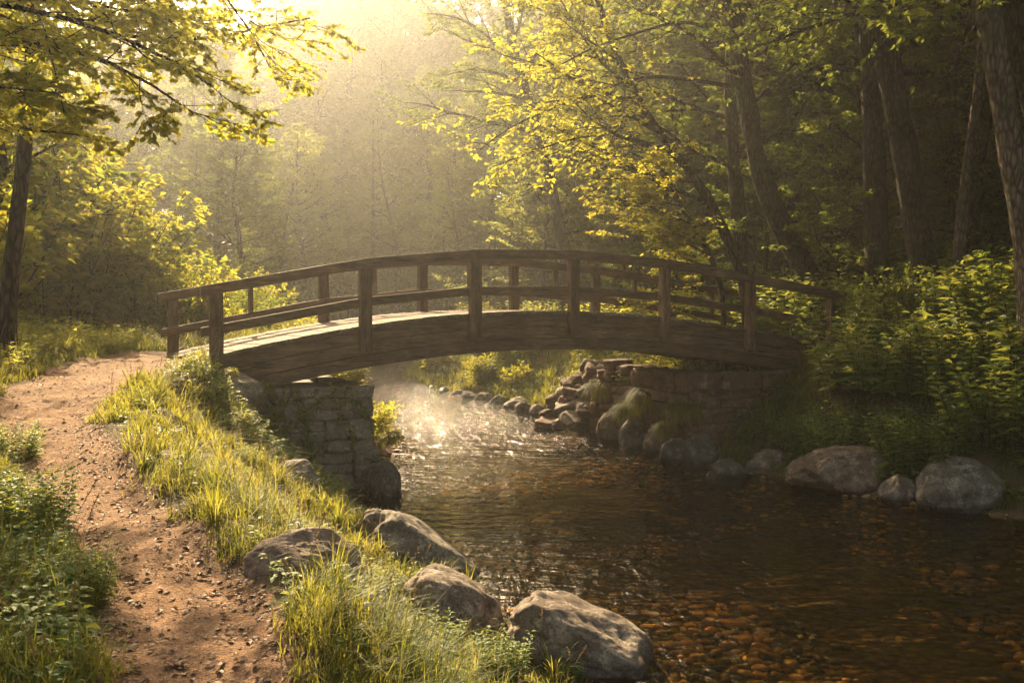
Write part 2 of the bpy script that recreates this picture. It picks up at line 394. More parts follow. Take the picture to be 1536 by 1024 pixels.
# ------------------------------------------------------------------ rocks
def ico(sub):
    bm = bmesh.new(); bmesh.ops.create_icosphere(bm, subdivisions=sub, radius=1)
    V = np.array([v.co[:] for v in bm.verts]); T = np.array([[v.index for v in f.verts] for f in bm.faces]); bm.free(); return V, T
ICO5, ICO4, ICO3, ICO2, ICO1 = ico(6), ico(5), ico(4), ico(2), ico(1)
def rock_verts(V, dims, seed, rough=.22, facet=.5, skew=0):
    r = np.random.default_rng(seed); V = V.copy()
    # a few flattening planes give an angular, weathered boulder
    for k in range(9):
        nrmv = nrm(r.normal(size=3) * (1, 1, .7)); d = r.uniform(.62, .92); s = V @ nrmv
        V = V - np.outer(np.maximum(s - d, 0) * facet * 1.5, nrmv)
    o = r.uniform(0, 99, 3)
    n = fbm(V[:, 0] * 1.2 + o[0], V[:, 1] * 1.2 + o[1], V[:, 2] * 1.2 + o[2], 3)
    n2 = fbm(V[:, 0] * 5 + o[1], V[:, 1] * 5 + o[2], V[:, 2] * 5 + o[0], 4)
    V = V * (1 + rough * n * .7 + .035 * n2 - .03 * np.abs(n2))[:, None]
    V[:, 0] -= skew * V[:, 2]; V -= (V.max(0) + V.min(0)) / 2; V /= np.abs(V).max(0)
    return V * np.array(dims) / 2
ROCKS = []
def boulder(c, dims, seed, label, rz=0, mat='rock', hi=True, group=None, name='boulder', tilt=0, skew=0):
    V, T = ICO5 if hi == 2 else (ICO4 if hi else ICO3)
    g = Geo(); g.add(rock_verts(V, dims, seed, skew=skew), T=T)
    o = link(name, g.mesh(name), M[mat]); o.location = c; o.rotation_euler = (tilt, tilt * .5, rz)
    tag(o, label, 'boulder', group); ROCKS.append((c[0], c[1], max(dims[0], dims[1]) / 2)); return o
def brock(x0, x1, ytop, D, seed, label, deep=.8, zb=None, **kw):
    """boulder spanning px x0..x1 with its top at row ytop, at distance D, bottom at zb"""
    w = (x1 - x0) / F * D * 1.04; c = at((x0 + x1) / 2, ytop, D)
    zb = -.35 if zb is None else zb
    return boulder((c[0], c[1], (c[2] + zb) / 2), (w, w * deep, c[2] - zb), seed, label, **kw)
brock(762, 1004, 884, 7.5, 18, 'largest grey boulder at the water edge in the bottom foreground, lichen blotched', .75, hi=2, rz=.1, skew=.5)
brock(596, 768, 850, 7.9, 12, 'rounded pale grey boulder half buried in grass beside the largest foreground boulder', .85, hi=2, rz=.2, skew=.35)
brock(566, 722, 766, 9.5, 13, 'dark mottled boulder sloping into the stream behind the rounded pale one', .85, hi=2, mat='rock_moss', rz=-.1, skew=.5)
brock(535, 590, 762, 9.9, 17, 'small dark rock poking from grass tips beside the mottled boulder', .8, zb=.1)
brock(552, 602, 690, 14.0, 16, 'black wet rock at the foot of the left abutment', 1, mat='rock_dark')
brock(1057, 1123, 687, 15.6, 21, 'small pointed grey rock in the water before the right abutment', .8, zb=-.3, mat='rock_dark')
brock(1117, 1192, 673, 16.0, 22, 'smooth brown rounded rock between the small pointed rock and the large boulder', .9)
brock(1186, 1340, 668, 14.4, 23, 'large wide boulder with pinkish pale top on the right shore', .7, hi=2, mat='rock_brown')
brock(1320, 1384, 710, 13.5, 24, 'small smooth bluish grey rock leaning on the big right boulder', .8)
brock(1368, 1504, 684, 13.2, 25, 'big block shaped boulder with mossy spot on the right shore', .8, hi=2, rz=.2, mat='rock_moss')
brock(1500, 1556, 694, 13.4, 26, 'dark rounded rock at the right edge of the picture', .9, mat='rock_dark')
brock(286, 398, 556, 13.2, 27, 'flat earthy ledge rock under the first railing post', .7, zb=1.2, mat='stone')
brock(1022, 1078, 650, 16.8, 28, 'dark rock at the foot of the right abutment', .9, mat='rock_dark')
def on_ground(px, py, wpx, top, seed, label, deep=.8, **kw):
    p = hit(px, py); D = p[1]; w = wpx / F * D; zt = at(px, top, D)[2]; zb = p[2] - .25
    return boulder((p[0], D, (zt + zb) / 2), (w, w * deep, zt - zb), seed, label, **kw)
on_ground(455, 856, 188, 798, 14, 'low flat pale boulder lying in the grass between path and stream', .6, hi=2, mat='rock_brown')
on_ground(440, 728, 82, 686, 15, 'small humped grey boulder in the grass below the left stone abutment', .9)
SH = [(1012, 655, 44, 17.0), (985, 640, 40, 18.0), (952, 628, 46, 18.8), (925, 616, 60, 19.6), (903, 598, 66, 21), (880, 612, 36, 21.3), (838, 598, 40, 23.0), (808, 605, 30, 24.2),
      (787, 602, 30, 24.6), (774, 594, 38, 26.0), (748, 592, 32, 27.2), (727, 588, 30, 28.0), (706, 586, 30, 28.8), (688, 584, 26, 29.8), (668, 580, 26, 30.8), (650, 577, 24, 32)]
for k, (px, yt, wpx, D) in enumerate(SH):
    brock(px - wpx / 2, px + wpx / 2, yt, D, 40 + k, 'grey shore stone in the row along the far right waterline', .85, hi=False, group='shore stones beyond the bridge', zb=-.3, mat='rock' if k % 2 else 'rock_dark')
for k, (px, yt, wpx, D) in enumerate([(955, 546, 90, 20.6), (990, 575, 60, 20.0), (940, 590, 60, 20.3)]):
    brock(px - wpx / 2, px + wpx / 2, yt, D, 70 + k, ['tall sunlit boulder leaning at the top of the right wing wall', 'squarish lit boulder between wing wall and shore stones', 'low grassy boulder under the tall sunlit one'][k], .8, zb=.1, mat='stone_red', hi=True)

# ------------------------------------------------------------------ bridge
P1, P7 = np.array([-4.29, 13.5]), np.array([6.28, 18.5])
BU = (P7 - P1) / np.linalg.norm(P7 - P1); BL = np.linalg.norm(P7 - P1); BV = np.array([-BU[1], BU[0]]); BW = 2.6
def u_of(px, off=0.0):
    q = (px - 768) / F; o = P1 + BV * off
    return (q * o[1] - o[0]) / (BU[0] - q * BU[1])
PXN = [323, 546, 710, 857, 993, 1121, 1243]; YT = [425, 389, 373, 377, 390, 411, 436]
UN = np.array([u_of(p) for p in PXN]); DN = P1[1] + BU[1] * UN
ZR = E + (458 - np.array(YT)) / F * DN
UF = np.array([u_of(p, BW) for p in (260, 487, 636, 773, 896, 1010, 1128)] ); UF = np.r_[UF, UF[-1] + (UF[-1] - UF[-2])]
cf = np.polyfit(UN, ZR, 4)
def zr(u): return np.polyval(cf, np.clip(u, -.7, BL + .5))
RH = 1.03
def zd(u): return zr(u) - RH
ZB = 1.9
bridge = empty('footbridge', (P1[0], P1[1], ZB), math.atan2(BU[1], BU[0]))
tag(bridge, 'arched weathered wooden footbridge with railings spanning the stream', 'footbridge')
def sweep(g, us, tops, hgt, v0, v1, var=.5, bots=None):
    us = np.asarray(us, float); tops = np.asarray(tops, float); b = tops - hgt if bots is None else bots
    V = np.stack([np.stack([us, np.full_like(us, v0), tops - ZB], 1), np.stack([us, np.full_like(us, v1), tops - ZB], 1),
                  np.stack([us, np.full_like(us, v1), b - ZB], 1), np.stack([us, np.full_like(us, v0), b - ZB], 1)], 1)
    n = len(us); q = []
    for a in range(n - 1):
        for k in range(4): q.append((a * 4 + k, (a + 1) * 4 + k, (a + 1) * 4 + (k + 1) % 4, a * 4 + (k + 1) % 4))
    q.append((0, 1, 2, 3)); q.append(((n - 1) * 4 + 3, (n - 1) * 4 + 2, (n - 1) * 4 + 1, (n - 1) * 4))
    g.add(V.reshape(-1, 3), Q=q, var=var)
def wood(name, g, mat, parent=bridge, bev=.008, loc=None, label=None):
    me = g.mesh(name, smooth=False); o = link(name, me, M[mat], parent)
    if loc is not None: o.location = loc
    if bev:
        m = o.modifiers.new('edge', 'BEVEL'); m.width = bev; m.segments = 2; m.limit_method = 'ANGLE'
    if label: o['label'] = label
    return o
def fixn(o):
    bm = bmesh.new(); bm.from_mesh(o.data); bmesh.ops.recalc_face_normals(bm, faces=bm.faces); bm.to_mesh(o.data); bm.free(); return o
# decking
g = Geo(); pw = .195; npl = int((BL + .75) / pw)
for k in range(npl):
    ua = -.12 + k * pw; sk = max(0, 1 - k / 9) * -.5; sk2 = max(0, 1 - (k + 1) / 9) * -.5
    ub = ua + pw - .012; jz = rng.uniform(-.004, .004); e0, e1 = rng.uniform(.0, .03, 2); th = .05
    w0, w1 = -.07 - e0, BW + .07 + e1
    c = [(ua, w0), (ub, w0), (ub + sk2, w1), (ua + sk, w1)]
    V = [(a, b, float(zd(a)) - ZB + jz) for a, b in c] + [(a, b, float(zd(a)) - ZB + jz - th) for a, b in c]
    g.add(V, Q=[(0, 1, 2, 3), (7, 6, 5, 4), (0, 4, 5, 1), (1, 5, 6, 2), (2, 6, 7, 3), (3, 7, 4, 0)], var=rng.random())
fixn(wood('deck', g, 'wood_deck', bev=.004, label='pale cross boards'))
# arch beams: stacked curved planks
us = np.linspace(.02, BL + .35, 60)
bot = np.maximum(zd(us) - .66 - .05 * np.sin(np.clip(us / BL, 0, 1) * np.pi) * 0, 1.60)
for v0, v1 in ((.0, .12), (BW - .12, BW), (BW * .33, BW * .33 + .1), (BW * .66, BW * .66 + .1)):
    g = Geo(); top = zd(us) - .054; tot = top - bot
    for k, (a, b) in enumerate(((0, .335), (.36, .665), (.69, 1))):
        dv = (0, .008, -.006)[k]
        sweep(g, us, top - tot * a, 0, v0 + dv, v1 + dv, var=(.45, .7, .25)[k], bots=top - tot * b)
    fixn(wood('arch_beam', g, 'wood_x', bev=.006))
g = Geo()
for u in np.arange(.4, BL, .95):
    sweep(g, [u, u + .09], [float(zd(u)) - .062] * 2, .18, .13, BW - .13, rng.random())
fixn(wood('joist', g, 'wood_x', bev=0))['kind'] = 'stuff'
def box(g, a, b, var=.5):
    (x0, y0, z0), (x1, y1, z1) = a, b
    g.add([(x0, y0, z0), (x1, y0, z0), (x1, y1, z0), (x0, y1, z0), (x0, y0, z1), (x1, y0, z1), (x1, y1, z1), (x0, y1, z1)],
          Q=[(3, 2, 1, 0), (4, 5, 6, 7), (0, 1, 5, 4), (1, 2, 6, 5), (2, 3, 7, 6), (3, 0, 4, 7)], var=var)
def post(u, v0, v1, top, botz, w=.17, name='post'):
    g = Geo(); h = (top - botz) / 2; nseg = 5
    zs = np.linspace(-h, h, nseg); lean = rng.normal(0, .004, 2); wv = w * rng.uniform(.95, 1.05)
    V = []
    for z in zs:
        for sx, sy in ((-1, -1), (1, -1), (1, 1), (-1, 1)): V.append((sx * wv / 2 + lean[0] * z + rng.normal(0, .0015), sy * (v1 - v0) / 2 + lean[1] * z, z))
    q = [(3, 2, 1, 0), tuple((nseg - 1) * 4 + k for k in range(4))]
    for a in range(nseg - 1):
        for k in range(4): q.append((a * 4 + k, a * 4 + (k + 1) % 4, a * 4 + 4 + (k + 1) % 4, a * 4 + 4 + k))
    g.add(V, Q=q, var=rng.random())
    return fixn(wood(name, g, 'wood_z', bev=.01, loc=(u, (v0 + v1) / 2, (top + botz) / 2 - ZB)))
def bolt(par, dx, dz, dv):
    g = Geo(); th = np.arange(8) / 8 * 2 * np.pi; r_ = .017
    V = [(dx + r_ * math.cos(t), dv - h_, dz + r_ * math.sin(t)) for h_ in (-.004, .012) for t in th] + [(dx, dv - .015, dz)]
    q = [(k, (k + 1) % 8, 8 + (k + 1) % 8, 8 + k) for k in range(8)]; t_ = [(8 + k, 8 + (k + 1) % 8, 16) for k in range(8)]
    g.add(V, T=t_, Q=q); return fixn(link('bolt', g.mesh('bolt', False), M['iron'], par))
for k, u in enumerate(UN):
    zt = float(zr(u)); pp = post(u, -.15, -.005, zt - .13, (zt - RH - .40) if k else zt - RH - .25, .18 if k < 3 else .17)
    zc = (zt - .13 + ((zt - RH - .40) if k else zt - RH - .25)) / 2
    for zz in ((zt - .67), (zt - RH - .13), (zt - RH - .30)): bolt(pp, rng.uniform(-.015, .015), zz - zc, -.0725)
for k, u in enumerate(UF):
    zt = float(zr(u)); post(u, BW + .005, BW + .14, zt - .13, zt - RH - (.40 if k else .15), .17)
for a, b in zip(UF[:-1], UF[1:]):
    u = (a + b) / 2; zt = float(zr(u)); post(u, BW + .03, BW + .10, zt - .15, zt - .72, .085, 'baluster')
for v0, v1, UU, s in ((-.17, .03, UN, -.22), (BW - .03, BW + .16, UF, -.24)):
    nodes = np.r_[UU[0] + s, UU, UU[-1] + .3]
    g = Geo()
    for a, b in zip(nodes[1:-1][:-1], nodes[1:-1][1:]):
        a2 = a if a != UU[0] else nodes[0]; b2 = b if b != UU[-1] else nodes[-1]
        q = np.linspace(a2 + .003, b2 - .003, 3); zz = np.interp(q, [a, b], [zr(a), zr(b)])
        ex = (zr(b) - zr(a)) / (b - a); zz = zr(a) + (q - a) * ex
        sweep(g, q, zz, .155, v0, v1, rng.random())
    fixn(wood('handrail', g, 'wood_x'))
    g = Geo()
    vv = (.0, .05) if v0 < 0 else (BW - .05, BW - .0)
    for a, b in zip(UU[:-1], UU[1:]):
        a2 = a + .003 if a != UU[0] else a - .2
        q = np.array([a2, b - .003 if b != UU[-1] else b + .1]); zz = zr(a) + (q - a) * (zr(b) - zr(a)) / (b - a) - .60
        sweep(g, q, zz, .14, vv[0], vv[1], rng.random())
    fixn(wood('lower_rail', g, 'wood_x'))

# ------------------------------------------------------------------ stone abutments
def stone_block(g, c, ax, dims, r, var):
    """rounded irregular block: c centre, ax 3x3 axes"""
    n = 7; lin = np.linspace(-1, 1, n); V = []; idx = {}; Q = []
    for f in range(6):
        a, s = f // 2, 1 if f % 2 else -1
        for i_ in range(n):
            for j_ in range(n):
                p = [0, 0, 0]; p[a] = s; p[(a + 1) % 3] = lin[i_]; p[(a + 2) % 3] = lin[j_]
                idx.setdefault(tuple(p), len(idx))
        for i_ in range(n - 1):
            for j_ in range(n - 1):
                q = []
                for di, dj in ((0, 0), (1, 0), (1, 1), (0, 1)):
                    p = [0, 0, 0]; p[a] = s; p[(a + 1) % 3] = lin[i_ + di]; p[(a + 2) % 3] = lin[j_ + dj]; q.append(idx[tuple(p)])
                Q.append(q if s > 0 else q[::-1])
    P = np.array(list(idx.keys()), float)
    L = (np.abs(P) ** 13).sum(1) ** (1 / 13.); P = P / L[:, None]
    o = r.uniform(0, 50, 3)
    P = P * (1 + .12 * fbm(P[:, 0] * 1.1 + o[0], P[:, 1] * 1.1 + o[1], P[:, 2] * 1.1 + o[2], 2) + .05 * vnoise(P[:, 0] * 4 + o[0], P[:, 1] * 4 + o[1], P[:, 2] * 4))[:, None]
    P[:, 0] += P[:, 2] * r.normal(0, .06); P[:, 2] += P[:, 0] * r.normal(0, .07)
    g.add((P * np.array(dims) / 2) @ ax + c, Q=Q, var=var)
def wall_face(g, o, ud, length, z0, z1, ndir, r, hmin=.16, hmax=.34, depth=.35, wmin=.3, wmax=.75, topl=None):
    """courses of stones on the face starting at o going along ud"""
    ud = np.array([*ud, 0]); nd = np.array([*ndir, 0]); ax = np.array([ud, nd, UP]); z = z0
    while z < z1 - .03:
        hh = min(r.uniform(hmin, hmax), z1 - z); hh = hh if z1 - z - hh > .12 else z1 - z
        s = -r.uniform(0, .1)
        while s < length - .08:
            w = r.uniform(wmin, wmax); w = min(w, length - s + .03)
            if length - s - w < .18: w = length - s + .02
            zz = z + hh / 2
            if topl is None or zz < topl(s + w / 2):
                c = np.array([*o, zz]) + ud * (s + w / 2) + nd * (-depth / 2 + r.uniform(-.03, .07))
                if w > .5 and hh > .24 and r.random() < .35:
                    for q in (-1, 1): stone_block(g, c + UP * q * hh / 4, ax, (w * 1.0, depth, hh / 2 * 1.02), r, r.random())
                else: stone_block(g, c, ax, (w * .965, depth, hh * .95), r, r.random())
            s += w
        z += hh
def bl(u, v): return P1 + BU * u + BV * v
rs = np.random.default_rng(5)
def core(name, u0, u1, v0, v1, z0, z1, root, mat='stone'):
    g = Geo(); c = [bl(u0, v0), bl(u1, v0), bl(u1, v1), bl(u0, v1)]
    V = [(*p, z0) for p in c] + [(*p, z1) for p in c]
    g.add(V, Q=[(3, 2, 1, 0), (4, 5, 6, 7), (0, 1, 5, 4), (1, 2, 6, 5), (2, 3, 7, 6), (3, 0, 4, 7)]); return link(name, g.mesh(name, False), M[mat], root)
ucl = u_of(552) ; ucr = u_of(1045)
abl = empty('stone_abutment'); tag(abl, 'rough mossy stone abutment carrying the bridge on the path side', 'abutment')
core('rubble_core', .25, ucl - .2, -.05, BW + .1, -.5, 1.52, abl, 'rock_dark')
g = Geo(); wall_face(g, bl(.45, -.22), BU, ucl - .45, -.35, 1.62, -BV, rs)
wall_face(g, bl(ucl, -.2), BV, BW + .45, -.35, 1.6, BU, rs)
link('masonry', g.mesh('masonry'), M['stone'], abl)
abr = empty('stone_abutment'); tag(abr, 'tall reddish stone abutment under the far end of the bridge', 'abutment')
core('rubble_core', ucr + .2, ucr + 3.4, -.05, BW + .2, -.5, 1.5, abr, 'rock_dark')
g = Geo(); wall_face(g, bl(ucr, -.22), BU, 3.3, -.35, 1.62, -BV, rs, .2, .42, wmin=.4, wmax=.95)
wall_face(g, bl(ucr, BW + .25), -BV, BW + .45, -.35, 1.6, -BU, rs, .2, .42, wmin=.4, wmax=.95)
link('masonry', g.mesh('masonry'), M['stone_red'], abr)
# wing wall of the right abutment, stepping down along the shore beyond the bridge
g = Geo(); wd = nrm(np.array([-.52, .85])); wn = np.array([-wd[1], wd[0]])
if wn @ -BU < 0: wn = -wn
wall_face(g, bl(ucr, BW + .3), wd, .8, -.3, 1.7, wn, rs, .2, .38, depth=.5, wmin=.3, wmax=.7, topl=lambda s: 1.75 - s * .8)
link('wing_wall', g.mesh('wing_wall'), M['stone_red'], abr)
rb = np.random.default_rng(15)
for k in range(40):
    t = k / 39; a = bl(ucr - .1, BW + 1.0) + wd * (.1 + 1.5 * rb.random()); off = rb.random(); x = a[0] - .35 + off * 1.2; y = a[1] + off * .5
    z = .1 + 1.35 * off + rb.uniform(-.1, .1); sz_ = rb.uniform(.24, .52)
    g = Geo()
    if k % 3: g.add(rock_verts(ICO3[0], (sz_ * 1.4, sz_, sz_ * .8), 900 + k, facet=.8), T=ICO3[1])
    else: stone_block(g, np.zeros(3), np.eye(3), (sz_ * 1.3, sz_, sz_ * .75), rb, .5)
    o = link('rubble_block', g.mesh('rubble_block'), M['stone' if k % 2 else 'stone_red']); o.location = (x, y, z); o.rotation_euler = (rb.uniform(-.4, .4), rb.uniform(-.4, .4), rb.uniform(0, 3))
    tag(o, 'tumbled block in the rubble slope beside the right abutment', 'rubble block', 'rubble slope beside the right abutment')

# ------------------------------------------------------------------ trees
def make_limbs(g, Lf, p, d, length, r0, lvl, prm, r):
    n = prm['seg'][lvl]; P = [p]; d = nrm(d); wob = prm['wob'][lvl]; tr = prm['trop'][lvl]
    for k in range(n):
        d = nrm(d + r.normal(0, wob, 3) + UP * tr); P.append(P[-1] + d * length / n)
    limb_from(g, Lf, np.array(P), r0, lvl, prm, r, length)
def limb_from(g, Lf, P, r0, lvl, prm, r, length=None):
    n = len(P) - 1
    if length is None: length = np.linalg.norm(np.diff(P, axis=0), axis=1).sum()
    last = lvl == len(prm['seg']) - 1
    rad = r0 * np.linspace(1, .25, n + 1)
    tube(g, P, rad, prm['k'][lvl], rough=0)
    t_ = np.linspace(0, 1, n + 1)
    if last:
        m = prm['leaves']; q = r.uniform(.1, 1.0, m); q[0] = 1
        pos = np.stack([np.interp(q, t_, P[:, c]) for c in range(3)], 1)
        dd = nrm(P[-1] - P[0]); side = nrm(np.cross(dd, UP) + r.normal(0, .15, 3)); sg = np.where(r.random(m) < .5, -1, 1)[:, None]
        ld = dd * r.uniform(.3, 1, (m, 1)) + side * sg * r.uniform(.4, 1, (m, 1)) + r.normal(0, .25, (m, 3)) - UP * prm.get('droop', .15)
        Lf.append((pos, ld)); return
    m = prm['n'][lvl]; st = prm['start'][lvl]
    qs = st + (1 - st) * (np.arange(m) + r.uniform(.2, .8, m)) / m
    for k, q in enumerate(qs):
        pos = np.array([np.interp(q, t_, P[:, c]) for c in range(3)]); i_ = min(int(q * n), n - 1); dd = nrm(P[i_ + 1] - P[i_])
        side = nrm(np.cross(dd, UP)) * (1 if k % 2 else -1)
        up = np.cross(side, dd); fl = prm['flat'][lvl]
        sd = nrm(side + up * r.normal(0, fl)); a = R(r.uniform(*prm['ang'][lvl]))
        cd = dd * math.cos(a) + sd * math.sin(a)
        ln = length * prm['ratio'][lvl] * (1 - .55 * q) * r.uniform(.75, 1.25)
        make_limbs(g, Lf, pos, cd, ln, max(r0 * (1 - .7 * q) * .5, .004), lvl + 1, prm, r)
BEECH = dict(seg=(6, 4, 3), wob=(.10, .14, .16), trop=(.03, .015, 0), k=(5, 3, 3), n=(9, 6), start=(.18, .15), ang=((35, 65), (30, 60)), ratio=(.55, .55), flat=(.35, .25), leaves=11, droop=.15)
def crown_mesh(name, Lf, r, size, wid, kind='diamond', tilt=.45):
    P = np.concatenate([a for a, b in Lf]); D = np.concatenate([b for a, b in Lf]); n = len(P); g = Geo()
    N = UP + r.normal(0, tilt, (n, 3)); leaves(g, P, D, N, r.uniform(.7, 1.2, n) * size, wid, kind, r); return g.mesh(name, False)
def tree_data(name, pts, rad, prm, r, nl, h0, h1, l0, l1, size=.11, wid=.65, rise=(.1, .6), extra=(), leafkind='diamond', rough=.2, k=18, azr=None, step=.3, base_flare=True):
    """trunk polyline -> (trunk mesh, crown mesh). limbs between fractions h0..h1 of its length, lengths l0 -> l1."""
    g = Geo(); Lf = []
    P, rd = resample(pts, rad, step); n = len(P)
    if base_flare:
        s = np.linspace(0, 1, n) * np.linalg.norm(np.diff(P, axis=0), axis=1).sum(); rd = rd * (1 + .7 * np.exp(-s / .35))
    tube(g, P, rd, k, rough=rough); t_ = np.linspace(0, 1, n); az = r.uniform(0, 6.28)
    for m in range(nl):
        q = h0 + (h1 - h0) * (m + r.random() * .8) / nl; az += 2.4 + r.normal(0, .4)
        a = az if azr is None else r.uniform(*azr)
        pos = np.array([np.interp(q, t_, P[:, c]) for c in range(3)]); f = (q - h0) / (h1 - h0)
        ln = (l0 + (l1 - l0) * f) * r.uniform(.75, 1.2); rr = np.interp(q, t_, rd)
        d = np.array([math.cos(a), math.sin(a), rise[0] + (rise[1] - rise[0]) * f])
        make_limbs(g, Lf, pos, d, ln, min(rr * .55, .018 * ln + .01), 0, prm, r)
    for pl, r0 in extra:
        Q_, _ = resample(pl, np.linspace(1, .3, len(pl)), .35); limb_from(g, Lf, Q_, r0, 0, prm, r)
    return g.mesh(name + ' trunk'), crown_mesh(name + ' crown', Lf, r, size, wid, leafkind)
def plant_tree(name, data, loc, rz=0, sc=1, label='', cat='tree', group=None, leaf='leaf', bark='bark', parts=('trunk', 'crown')):
    root = empty(name, loc, rz); root.scale = (sc,) * 3 if np.isscalar(sc) else sc; tag(root, label, cat, group)
    t = link(parts[0], data[0], M[bark], root); t.material_slots[0].link = 'OBJECT'; t.material_slots[0].material = M[bark]
    key = leaf; cm = data[1]
    c = bpy.data.objects.new(parts[1], cm); COL.objects.link(c); c.parent = root
    if len(cm.materials) == 0: cm.materials.append(M[key])
    c.material_slots[0].link = 'OBJECT'; c.material_slots[0].material = M[key]
    return root
def local(pts, base): return [np.asarray(p) - base for p in pts]

# --- trees one can tell apart (trunks placed where the photograph has them)
def special(name, pixels, D, widths, label, leaf='leaf', bark='bark', nl=16, h0=.45, h1=1, l0=4, l1=1.5, top=None, extra=(), prm=BEECH, size=.11, seed=1, Ds=None, azr=None, **kw):
    r = np.random.default_rng(seed); Ds = Ds or [D] * len(pixels)
    pts = [at(px, py, d) for (px, py), d in zip(pixels, Ds)]; rad = [w / F * D / 2 for w in widths]
    if top is not None: pts.append(np.array(top)); rad.append(.05)
    b = pts[0].copy(); hb = float(height(b[0], b[1])) - .15
    if b[2] > hb: pts.insert(0, np.array([b[0] + (b[0] - pts[1][0]) * .1, b[1], hb])); rad.insert(0, rad[0] * 1.05); b = pts[0].copy()
    data = tree_data(name, local(pts, b), rad, prm, r, nl, h0, h1, l0, l1, size=size, extra=[(local(pl, b), r0) for pl, r0 in extra], azr=azr, **kw)
    return plant_tree(name, data, tuple(b), label=label, leaf=leaf, bark=bark)
# dark trunks on the right
special('tree', [(1232, 432), (1195, 385), (1152, 300), (1130, 220), (1118, 130), (1100, 30), (1090, -60)], 21, [34, 32, 30, 28, 27, 25, 22], 'leaning curved dark tree sweeping up from behind the right bridge end', nl=15, h0=.74, l0=4.5, l1=2.4, size=.11, top=at(1080, -420, 21), seed=31,
        extra=[([at(1135, 150, 21), at(1190, 95, 20.5), at(1250, 50, 20)], .05), ([at(1122, 130, 21), at(1050, 60, 20), at(1000, 30, 19)], .06)])
special('tree', [(1112, 425), (1108, 330), (1100, 240), (1095, 150), (1100, 0)], 24, [24, 22, 20, 18, 16], 'slim straight dark tree just left of the leaning curved one', nl=16, h0=.3, l0=4, top=at(1105, -300, 24), seed=32)
special('tree', [(1318, 430), (1312, 300), (1308, 150), (1303, 0)], 20, [36, 32, 30, 28], 'straight dark tree standing behind the slanting trunk on the right', nl=24, h0=.5, l0=7, l1=3, size=.15, top=at(1300, -450, 20), seed=33)
special('tree', [(1392, 430), (1370, 310), (1345, 160), (1318, 30), (1300, -80)], 18, [40, 36, 36, 38, 34], 'slanting thick dark tree crossing in front of the straight trunk', nl=26, h0=.5, l0=7.5, l1=3, size=.15, top=at(1240, -560, 18), seed=34,
        extra=[([at(1320, 40, 18), at(1290, 10, 17.5), at(1220, -30, 17)], .06)])
special('tree', [(1438, 400), (1443, 310), (1462, 180), (1475, 60), (1478, -60)], 18, [18, 16, 15, 14, 12], 'thin slightly curved pale tree between slanting trunk and picture edge', bark='bark_light', nl=14, h0=.5, l0=3.5, top=at(1485, -300, 18), seed=35)
special('tree', [(1560, 430), (1535, 300), (1508, 180), (1492, 80), (1478, -30)], 13.5, [56, 44, 38, 35, 34], 'thick rough barked tree nearest on the right edge', bark='bark_light', nl=24, h0=.5, l0=7, l1=3, size=.14, top=at(1450, -700, 13.5), seed=36,
        extra=[([at(1480, 40, 13.5), at(1440, 25, 13.2), at(1340, 35, 12.8)], .035)])
special('tree', [(1600, 430), (1560, 200), (1535, 100), (1512, 0), (1500, -80)], 16, [34, 32, 30, 28, 26], 'dark trunk slanting in at the top right corner', nl=12, h0=.5, l0=4, top=at(1480, -450, 16), seed=37)
# tree with the layered golden sprays over the stream
special('tree', [(1118, 420), (1060, 290), (1024, 242), (992, 211), (945, 125), (915, 60), (890, -20)], 19.5, [14, 15, 14, 13, 11, 9, 7], 'thin diagonal tree spreading layered golden sprays over the stream', leaf='leaf_gold', nl=12, h0=.35, l0=3.2, l1=2, top=at(860, -150, 19), seed=38, size=.10, azr=(2.2, 4.2),
        extra=[([at(1110, 60, 20), at(1024, 27, 19), at(953, 51, 18.5), at(887, 70, 18), at(820, 110, 18)], .05),
               ([at(1100, 130, 20), at(1024, 117, 19.5), at(961, 113, 19), at(863, 150, 18.5), at(760, 190, 18.5), at(720, 225, 18.5)], .05),
               ([at(1010, 230, 19.5), at(942, 203, 19), at(883, 201, 18.5), at(809, 223, 18), at(740, 250, 18)], .04),
               ([at(960, 150, 19.5), at(900, 140, 19), at(820, 155, 18.5), at(750, 160, 18.5)], .04),
               ([at(940, 100, 19.5), at(880, 60, 19), at(830, 20, 18.5)], .03), ([at(1040, 265, 19.5), at(990, 270, 19), at(930, 250, 18.6)], .03)])
special('tree', [(1085, 430), (1050, 350), (1020, 310), (1000, 260)], 19, [8, 7, 6, 4], 'low young tree with bright drooping sprays behind the right railing', leaf='leaf_gold', nl=12, h0=.25, l0=1.9, l1=1, seed=39, size=.09, azr=(2.0, 4.4), rise=(.0, .3),
        extra=[([at(1060, 360, 19), at(1000, 320, 18.6), at(940, 290, 18.4), at(890, 305, 18.3)], .02), ([at(1060, 380, 19), at(1000, 350, 18.6), at(950, 340, 18.4), at(910, 350, 18.3)], .02)])
special('tree', [(848, 400), (838, 330), (820, 240), (800, 170), (778, 110), (762, 30), (755, -40)], 33, [17, 16, 15, 14, 13, 11, 9], 'misty forked tree in the middle distance above the bridge crown', leaf='leaf', nl=16, h0=.45, l0=4.6, l1=2, top=at(750, -110, 33), seed=40, size=.14,
        extra=[([at(780, 110, 33), at(740, 60, 32.5), at(690, 25, 32), at(640, 20, 32)], .08), ([at(785, 125, 33), at(720, 100, 32), at(660, 115, 31.5)], .06), ([at(830, 290, 33), at(780, 270, 32), at(730, 280, 32)], .05)])
